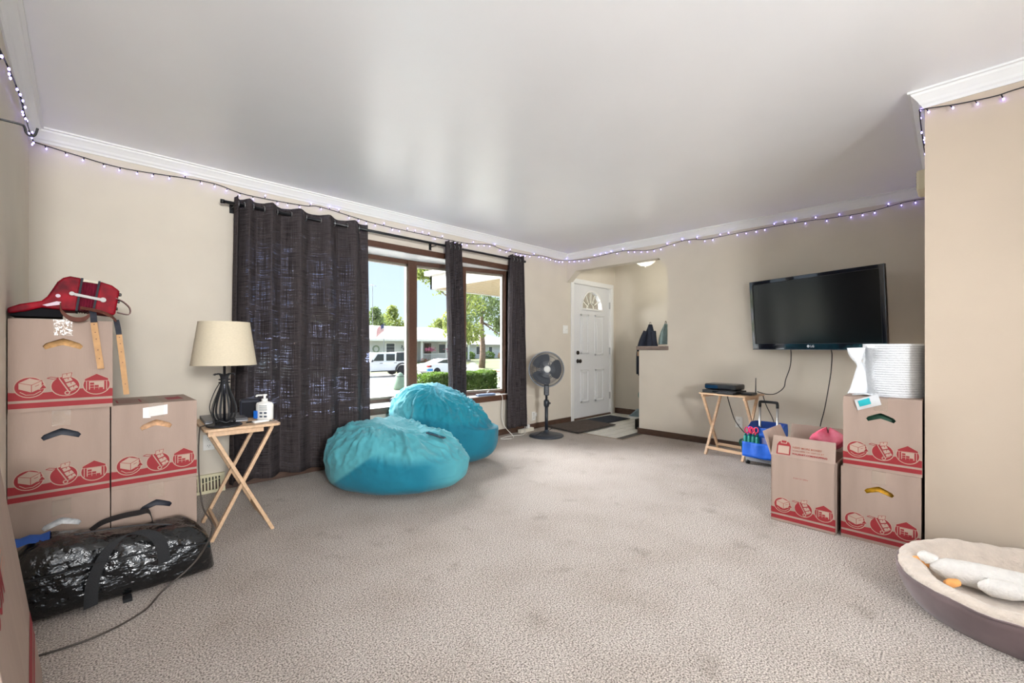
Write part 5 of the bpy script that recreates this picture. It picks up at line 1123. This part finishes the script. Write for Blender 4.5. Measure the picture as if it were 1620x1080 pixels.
br = thing('dustpan', 'teal-topped upright dustpan behind the half wall corner', 'dustpan', (5.33, 2.94, .004))
m = MB(); m.cyl((0, 0, .1), (0, 0, .42), .011, n=10); m.build('handle', black_m, br, True); m = MB(); m.ell((0, .0, .45), (.02, .035, .06), 12, 8); m.build('grip', mat('teal_plastic', (96, 150, 142), .5), br, True)
m = MB(); m.box(-.06, .06, -.05, .05, 0, .02); m.box(-.06, .06, .04, .05, 0, .13); m.build('pan', black_m, br, bevel=.004)
# chime box
cb = thing('chime_box', 'cream door chime box high on the return wall', 'door chime', (3.68, .104, 2.1))
m = MB(); m.box(-.1, .1, 0, .05, -.06, .06); m.build('cover', mat('chime_cream', (226, 218, 190), .6), cb, bevel=.012); m = MB(); [m.box(-.09, .09, .05, .052, -.04 + k * .02, -.034 + k * .02) for k in range(5)]; m.build('grille', mat('chime_line', (196, 186, 158), .6), cb)

# ================================================================== TELEVISION
tv = thing('television', 'black flat television on an arm, angled down from the right wall', 'television', (4.774, .917, 1.418))
tv.rotation_euler = (.087, 0, radians(-90) - .324)
tw_, th_ = 1.156, .695
gl = mat('glossy_bezel', (14, 18, 28), .06, coat=.6)
m = MB(); m.prism([(-tw_ / 2, -th_ / 2), (tw_ / 2, -th_ / 2), (tw_ / 2, th_ / 2), (-tw_ / 2, th_ / 2)], FR, -.02, .012, holes=[[(-tw_ / 2 + .035, -th_ / 2 + .062), (tw_ / 2 - .035, -th_ / 2 + .062), (tw_ / 2 - .035, th_ / 2 - .035), (-tw_ / 2 + .035, th_ / 2 - .035)]]); m.build('bezel', gl, tv, bevel=.004)
m = MB(); m.box(-tw_ / 2 + .034, tw_ / 2 - .034, -.014, .01, -th_ / 2 + .06, th_ / 2 - .034); m.build('screen', mat('tv_panel', (9, 10, 11), .16, spec=.35), tv)
m = MB(); m.box(-tw_ / 2 + .012, tw_ / 2 - .012, .012, .05, -th_ / 2 + .02, th_ / 2 - .02); m.build('back_cover', black_m, tv, bevel=.012)
m = MB(); m.box(-tw_ / 2, tw_ / 2, -.0205, .01, -th_ / 2, -th_ / 2 + .006); m.build('lower_lip', mat('lip_grey', (70, 74, 84), .3), tv)
lgm = mat('logo_silver', (196, 200, 206), .4)
m = MB(); m.flat(arc(-.028, 0, .012, .012, 0, 2 * pi, 20)[:-1], FR, 0); m.build('logo_disc', lgm, tv, loc=(0, -.0207, -th_ / 2 + .034))
me = text_mesh('logo_lettering', 'LG', .028, .0006); me.materials.append(lgm); inst('logo_lettering', me, tv, (-.01, -.0207, -th_ / 2 + .0245), (radians(90), 0, 0))
m = MB(); m.box(-.14, .14, .05, .065, -.14, .14); m.build('mount_plate', black_m, tv); m = MB(); m.bar((0, .06, 0), (-.06, .25, -.01), .06, .05); m.build('mount_arm', black_m, tv)
wm = thing('wall_mount', 'black steel wall bracket behind the television', 'bracket', (T, .95, 1.4)); m = MB(); m.box(-.02, 0, -.1, .1, -.2, .2); m.build('plate', black_m, wm)
m = MB(); m.tube(smoothpath([(4.93, 1.12, 1.12), (4.99, 1.123, 1.03), (5.0, 1.134, .901), (5.0, 1.172, .773), (5.0, 1.19, .69), (4.99, 1.26, .625), (4.95, 1.33, .618), (4.90, 1.40, .642)], 8), .0045, 8); tag(m.build('video_cable', cord_m, None, True), 'black cable curving from the television to the tray table', 'cable')
m = MB(); m.tube(smoothpath([(4.82, .79, 1.12), (4.97, .791, 1.04), (5.0, .80, .9), (5.0, .811, .792), (5.0, .85, .522), (5.01, .885, .36), (5.02, .9, .24)], 8), .0045, 8); tag(m.build('power_cable', cord_m, None, True), 'black cable hanging straight down from the television', 'cable')
m = MB(); m.tube(smoothpath([(4.78, 1.66, .62), (4.93, 1.70, .57), (4.99, 1.69, .45), (5.0, 1.64, .3), (5.0, 1.53, .17), (5.01, 1.42, .1), (5.0, 1.30, .09)], 8), .0045, 8); tag(m.build('power_cable', cord_m, None, True), 'black cable drooping behind the tray table under the cable box', 'cable')
m = MB(); m.tube(smoothpath([(4.86, 1.34, .62), (4.95, 1.33, .5), (5.0, 1.28, .35), (5.02, 1.25, .2), (5.0, 1.22, .02)], 8), .004, 8); tag(m.build('power_cable', cord_m, None, True), 'black cable falling behind the blue rolling cart', 'cable')
# electronics on the tray table
TZ = .633
dv = thing('disc_player', 'flat black disc player under the cable box', 'disc player', (4.63, 1.605, TZ), radians(-98)); m = MB(); m.box(-.19, .15, -.12, .10, .0, .032); m.build('case', black_m, dv, bevel=.004); m = MB(); m.box(-.08, .08, -.122, -.12, .01, .022); m.build('tray_front', mat('gloss_black', (16, 18, 24), .1), dv)
cbx = thing('cable_box', 'black cable box stacked on the disc player', 'cable box', (4.66, 1.635, TZ + .0325), radians(-97))
m = MB(); m.box(-.16, .16, -.10, .10, .004, .058); m.build('case', mat('box_black', (30, 31, 34), .3), cbx, bevel=.014); m = MB(); m.box(-.15, -.02, -.102, -.1, .012, .044); m.build('display', mat('blue_gloss', (18, 44, 70), .1), cbx); [MB().cyl((x, y, 0), (x, y, .006), .008, n=8).build('foot', black_m, cbx) for x in (-.13, .13) for y in (-.07, .07)]
rt = thing('router', 'small black router with upright antenna', 'router', (4.60, 1.388, TZ), radians(-98)); m = MB(); m.box(-.05, .05, -.06, .06, 0, .024); m.build('case', black_m, rt, bevel=.006); m = MB(); m.cyl((.04, .05, .02), (.042, .05, .165), .005, .004, 8); m.build('antenna', black_m, rt, True)
rm = thing('remote', 'black remote control at the front edge of the tray table', 'remote', (4.482, 1.56, TZ), radians(-98)); m = MB(); m.box(-.085, .085, -.02, .02, 0, .018); m.build('case', black_m, rm, bevel=.006); m = MB(); [m.ell((-.06 + .02 * k, y, .0185), (.005, .004, .002), 6, 4) for k in range(6) for y in (-.008, .008)]; m.build('buttons', mat('button_grey', (120, 124, 130), .5), rm)

# ================================================================== ROLLING CART
ct = thing('rolling_cart', 'bright blue fabric rolling craft cart with silver handle', 'cart', (4.55, 1.215, 0), radians(-94))
bluem = mat('blue_nylon', (16, 92, 200), .55, var=.12, vscale=8, bump=.3, bscale=30); blued = mat('blue_nylon_dark', (20, 66, 150), .6)
m = MB(); m.box(-.15, .15, -.12, .12, .035, .085); m.build('base', mat('cart_grey', (150, 152, 158), .5), ct, bevel=.01)
m = MB()
def cf(u, v):
    a = 2 * pi * u; c, s = cos(a), sin(a); sq = lambda t: (abs(t) ** .35) * (1 if t > 0 else -1)
    w = 1 - .08 * v; return Vector((.155 * w * sq(c), .125 * w * sq(s), .08 + .275 * v + (.0 if s < 0 else .03 * v))) + Vector((.006, .006, 0)) * noise.noise(Vector((a * 3, v * 5, 1)))
m.grid(cf, 48, 12, True); m.build('fabric_body', bluem, ct, True)
m = MB(); m.grid(lambda u, v: Vector(cf(u, 1)) * (1 - v) + Vector((0, 0, .30)) * v, 48, 4, True); m.build('inner_lining', blued, ct, True)
m = MB(); m.grid(lambda u, v: (-.158 + .316 * u, -.166 - .022 * sin(pi * u) * (1 - .6 * v) - .006 * sin(u * 18) * v, .085 + .135 * v), 22, 8); o = m.build('front_pocket', bluem, ct, True); so = o.modifiers.new('s', 'SOLIDIFY'); so.thickness = .003
m = MB(); m.box(.0, .12, -.135, -.13, .215, .27); m.build('mesh_pocket', mat('mesh_grey', (120, 130, 190), .7), ct)
for x in (-.075, .075):
    m = MB(); m.cyl((x, .03, .06), (x, .03, .545), .010, n=12); m.build('handle_tube', steel_m, ct, True)
    m = MB(); m.cyl((x, .03, .53), (x, .03, .56), .0125, n=12); m.build('handle_joint', black_m, ct, True)
m = MB(); m.tube(smoothpath([(-.075, .03, .545), (-.073, .03, .57), (-.06, .03, .58), (.06, .03, .58), (.073, .03, .57), (.075, .03, .545)], 5), .0125, 10); m.build('handle_grip', black_m, ct, True)
for x in (-.13, .13):
    for y in (-.10, .10): m = MB(); m.lathe([(.025, -.012), (.027, 0), (.025, .012)], 16, (x, y, .0275), Matrix.Rotation(radians(90), 3, 'Y')); m.build('wheel', black_m, ct, True)
m = MB(); m.box(-.03, .14, -.06, -.045, .28, .345); m.box(-.03, .14, -.09, -.075, .26, .325); m.build('card_dividers', mat('dark_dividers', (60, 56, 66), .6, rgb2=(170, 170, 180), vscale=60), ct)
RC = Matrix.Rotation(radians(-94), 3, 'Z')
cp = lambda x, y, z: tuple(RC @ Vector((x, y, z)) + Vector((4.55, 1.215, 0)))
grn = mat('green_bottle', (10, 128, 116), .4)
for k in range(4):
    t = thing('marker_bottle', ('first', 'second', 'third', 'fourth')[k] + ' green bottle from the left in the blue cart pocket', 'bottle', cp(-.135 + k * .034, -.147, .135), 0, 'green bottles in the cart pocket')
    m = MB(); m.lathe([(.0155, 0), (.0165, .01), (.0165, .13), (.012, .14)], 14); m.build('bottle', grn, t, True); m = MB(); m.lathe([(.011, .139), (.011, .158), (.009, .16)], 12); m.build('cap', mat('green_cap', (6, 100, 92), .4), t, True)
for k, lab in enumerate(('bright pink handled scissors at the left of the cart pocket', 'coral pink handled scissors at the right of the cart pocket')):
    t = thing('scissors', lab, 'scissors', cp(-.115 + k * .048, -.1275, .17), radians(-94 + 8 * k)); pk = mat('pink_handle_%d' % k, ((238, 30, 110), (246, 70, 96))[k], .4)
    for s in (-1, 1):
        m = MB(); m.tube([(s * .017 + .016 * cos(a), 0, .155 + .026 * sin(a) + s * .004) for a in [2 * pi * j / 16 for j in range(16)]], .005, 7, closed=True); m.bar((s * .012, 0, .13), (-s * .002, 0, .095), .007, .009); m.build('handle', pk, t, True)
        m = MB(); m.bar((0, s * .001, .1), (s * .006, s * .001, 0), .010, .002, (0, 1, 0)); m.build('blade', steel_m, t)
t = thing('ribbon_bundle', 'dark green ribbon bundle tied at the cart side', 'ribbon', cp(-.185, -.09, .16)); m = MB()
for k in range(4): a = k * 1.4; m.tube([(.03 * cos(a) * sin(q), .03 * sin(a) * sin(q), .03 + .035 * cos(q)) for q in [2 * pi * j / 14 for j in range(14)]], .004, 5, closed=True)
m.tube([(0, 0, .0), (.01, 0, .035)], .005, 6); m.tube([(0, .01, .03), (.02, .01, -.04)], .004, 6); m.build('loops', mat('dark_green', (10, 80, 60), .6), t, True)

# ================================================================== BUBBLE WRAP AND TAPE PACK
bwm = mat('bubble_wrap', (220, 223, 226), .25, spec=.6, bump=.55, bscale=70, bdist=.01)
bw = thing('bubble_wrap_roll', 'large white bubble wrap roll standing on the right stack', 'bubble wrap', (3.365, .247, .8135))
m = MB(); m.grid(lambda u, v: (.136 * cos(2 * pi * u), .136 * sin(2 * pi * u), .30 * v), 72, 12, True); m.grid(lambda u, v: ((.136 - .096 * v) * cos(2 * pi * u), (.136 - .096 * v) * sin(2 * pi * u), .30 - .004 * v), 72, 6, True); m.grid(lambda u, v: ((.04) * cos(2 * pi * u), (.04) * sin(2 * pi * u), .30 - .296 * v), 72, 3, True); m.build('roll', bwm, bw, True, auto=50)
bum = MB()
bub = MB(); bub.ell((0, 0, 0), (.0022, .0052, .0052), 8, 4)
for r in range(22):
    for k in range(44):
        a = radians(150) + (k + .5 * (r % 2)) * .0505; 
        M = Matrix.Rotation(a, 3, 'Z'); o = len(bum.v)
        c = Vector((.1365 * cos(a), .1365 * sin(a), .012 + r * .0132)); bum.v += [tuple(c + M @ Vector(v)) for v in bub.v]; bum.f += [tuple(i + o for i in f) for f in bub.f]; bum.mi += [0] * len(bub.f)
bo = bum.build('bubbles', bwm, bw, True); bo['kind'] = 'stuff'
m = MB(); m.grid(lambda u, v: (-.07 - .10 * u * (.35 + 2.6 * (v - .5) ** 2) - .02 * u, .117 + .05 * u - .02 * sin(u * 5 + v * 6), .012 + .27 * v - .012 * u * sin(v * 9)), 12, 20); o = m.build('loose_end', bwm, bw, True); so = o.modifiers.new('s', 'SOLIDIFY'); so.thickness = .003
m = MB(); m.grid(lambda u, v: (-.14 + .16 * u, .17 - .12 * v - .05 * u, .003 + .006 * sin(u * 7 + v * 3) ** 2), 14, 10); o = m.build('loose_sheet', bwm, bw, True); so = o.modifiers.new('s', 'SOLIDIFY'); so.thickness = .002
tp = thing('tape_pack', 'small clear packet with teal label hanging over the right box top', 'packet', (3.142, .35, .80)); tp.rotation_euler = (radians(8), radians(-14), radians(-90))
m = MB(); m.grid(lambda u, v: (-.045 + .11 * u, -.004 - .012 * sin(pi * u) * sin(pi * v), -.055 + .06 * v + .015 * u), 12, 8); m.grid(lambda u, v: (-.045 + .11 * u, .003, -.055 + .06 * v + .015 * u), 12, 8); m.build('pouch', mat('clear_pouch', (226, 228, 230), .12, alpha=.75), tp, True)
m = MB(); m.grid(lambda u, v: (-.03 + .055 * u, -.007 - .011 * sin(pi * (.15 + .5 * u)) * sin(pi * (.3 + .5 * v)), -.035 + .034 * v + .01 * u), 8, 6); m.build('label', mat('teal_label', (40, 176, 186), .4), tp, True)

# ================================================================== DOG BED
db = thing('dog_bed', 'oval dog bed with cream fleece lining and taupe suede side', 'dog bed', (2.70, -.36, 0))
def oval(a, k, kx=.42, ky=.545): 
    n_ = 2.4; c, s = cos(a), sin(a); r = (abs(c) ** n_ + abs(s) ** n_) ** (-1 / n_); return Vector((kx * k * r * c, ky * k * r * s, 0))
sue = mat('taupe_suede', (108, 90, 90), .9, var=.15, vscale=7, sheen=.3); fle = mat('cream_fleece', (208, 194, 180), .95, var=.06, vscale=25, bump=.6, bscale=90, sheen=.3)
def pf(prof, nu=110):
    def fn(u, v):
        a = 2 * pi * u; i = v * (len(prof) - 1); j = min(int(i), len(prof) - 2); f = i - j
        k = prof[j][0] * (1 - f) + prof[j + 1][0] * f; z = prof[j][1] * (1 - f) + prof[j + 1][1] * f
        p = oval(a, k); w = noise.noise(Vector((cos(a) * 5, sin(a) * 5, k * 3))); g = noise.noise(Vector((cos(a) * 13, sin(a) * 13, z * 14)))
        z2 = z * (1 + .12 * w) + (.006 * g if z > .02 else 0); p *= 1 + (.02 * w + .012 * g) * (1 if z > .02 else .2)
        return (p.x, p.y, max(z2, .001))
    return fn
m = MB(); m.grid(pf([(.90, .0), (.94, .03), (.98, .08), (1.0, .115), (.99, .13)]), 110, 14, True); m.build('suede_side', sue, db, True)
m = MB(); m.grid(pf([(.99, .128), (.975, .15), (.93, .162), (.86, .155), (.80, .125), (.76, .085), (.74, .07)]), 110, 20, True); m.build('fleece_bolster', fle, db, True)
m = MB(); m.grid(pf([(.76, .075), (.65, .085), (.45, .082), (.2, .085), (.005, .086)]), 110, 14, True); m.build('cushion', fle, db, True)
m = MB(); m.tube([tuple(oval(2 * pi * k / 80, .992) + Vector((0, 0, .131 * (1 + .12 * noise.noise(Vector((cos(2 * pi * k / 80) * 5, sin(2 * pi * k / 80) * 5, 2.97))))))) for k in range(80)], .004, 6, closed=True); m.build('piping', sue, db, True)
dk = thing('plush_duck', 'white plush duck toy with orange beak lying in the dog bed', 'plush toy', (2.66, -.08, .093), radians(20))
whp = mat('white_plush', (222, 218, 212), .95, var=.05, vscale=40, bump=.5, bscale=120); orp = mat('orange_plush', (232, 164, 96), .9, var=.1, vscale=30)
def limb(pts, rs, nm, mm, n=14, fl=1.0):
    P = smoothpath(pts, 6); R_ = []
    for i in range(len(P)): t = i / (len(P) - 1) * (len(rs) - 1); j = min(int(t), len(rs) - 2); R_.append(rs[j] * (1 - (t - j)) + rs[j + 1] * (t - j))
    m = MB(); m.tube(P, R_, n); return m.build(nm, mm, dk, True)
limb([(0.03, .15, .05), (.02, .10, .05), (.0, .0, .048), (-.02, -.1, .046), (-.02, -.18, .045), (-.02, -.21, .045)], [.012, .044, .052, .052, .045, .012], 'body', whp)
limb([(-.06, .03, .035), (-.075, .0, .04), (-.085, -.05, .045), (-.085, -.1, .045), (-.08, -.2, .04), (-.08, -.24, .04)], [.01, .034, .036, .026, .03, .012], 'wing', whp)
limb([(.05, .14, .05), (.06, .18, .055), (.065, .20, .055)], [.02, .017, .007], 'beak', orp)
limb([(-.055, .09, .03), (-.075, .12, .03), (-.08, .14, .03)], [.014, .018, .008], 'foot', orp)
limb([(.04, .12, .07), (.05, .16, .075), (.05, .18, .07)], [.02, .028, .012], 'head', whp)

# made-up floor lamp behind the camera, added to carry the ceiling bounce fill
fl_ = thing('added_floor_lamp', 'tall black uplight floor lamp added behind the viewpoint as fill', 'lamp', (.75, -1.9, 0))
m = MB(); m.lathe([(.14, 0), (.145, .01), (.13, .02), (.02, .03), (.012, .035)], 28); m.build('base', black_m, fl_, True)
m = MB(); m.cyl((0, 0, .03), (0, 0, 1.70), .012, n=12); m.build('pole', black_m, fl_, True)
m = MB(); m.lathe([(.02, 1.69), (.09, 1.71), (.16, 1.76), (.20, 1.82)], 32, cap=False); m.build('bowl', mat('frost_bowl', (236, 236, 230), .3), fl_, True)
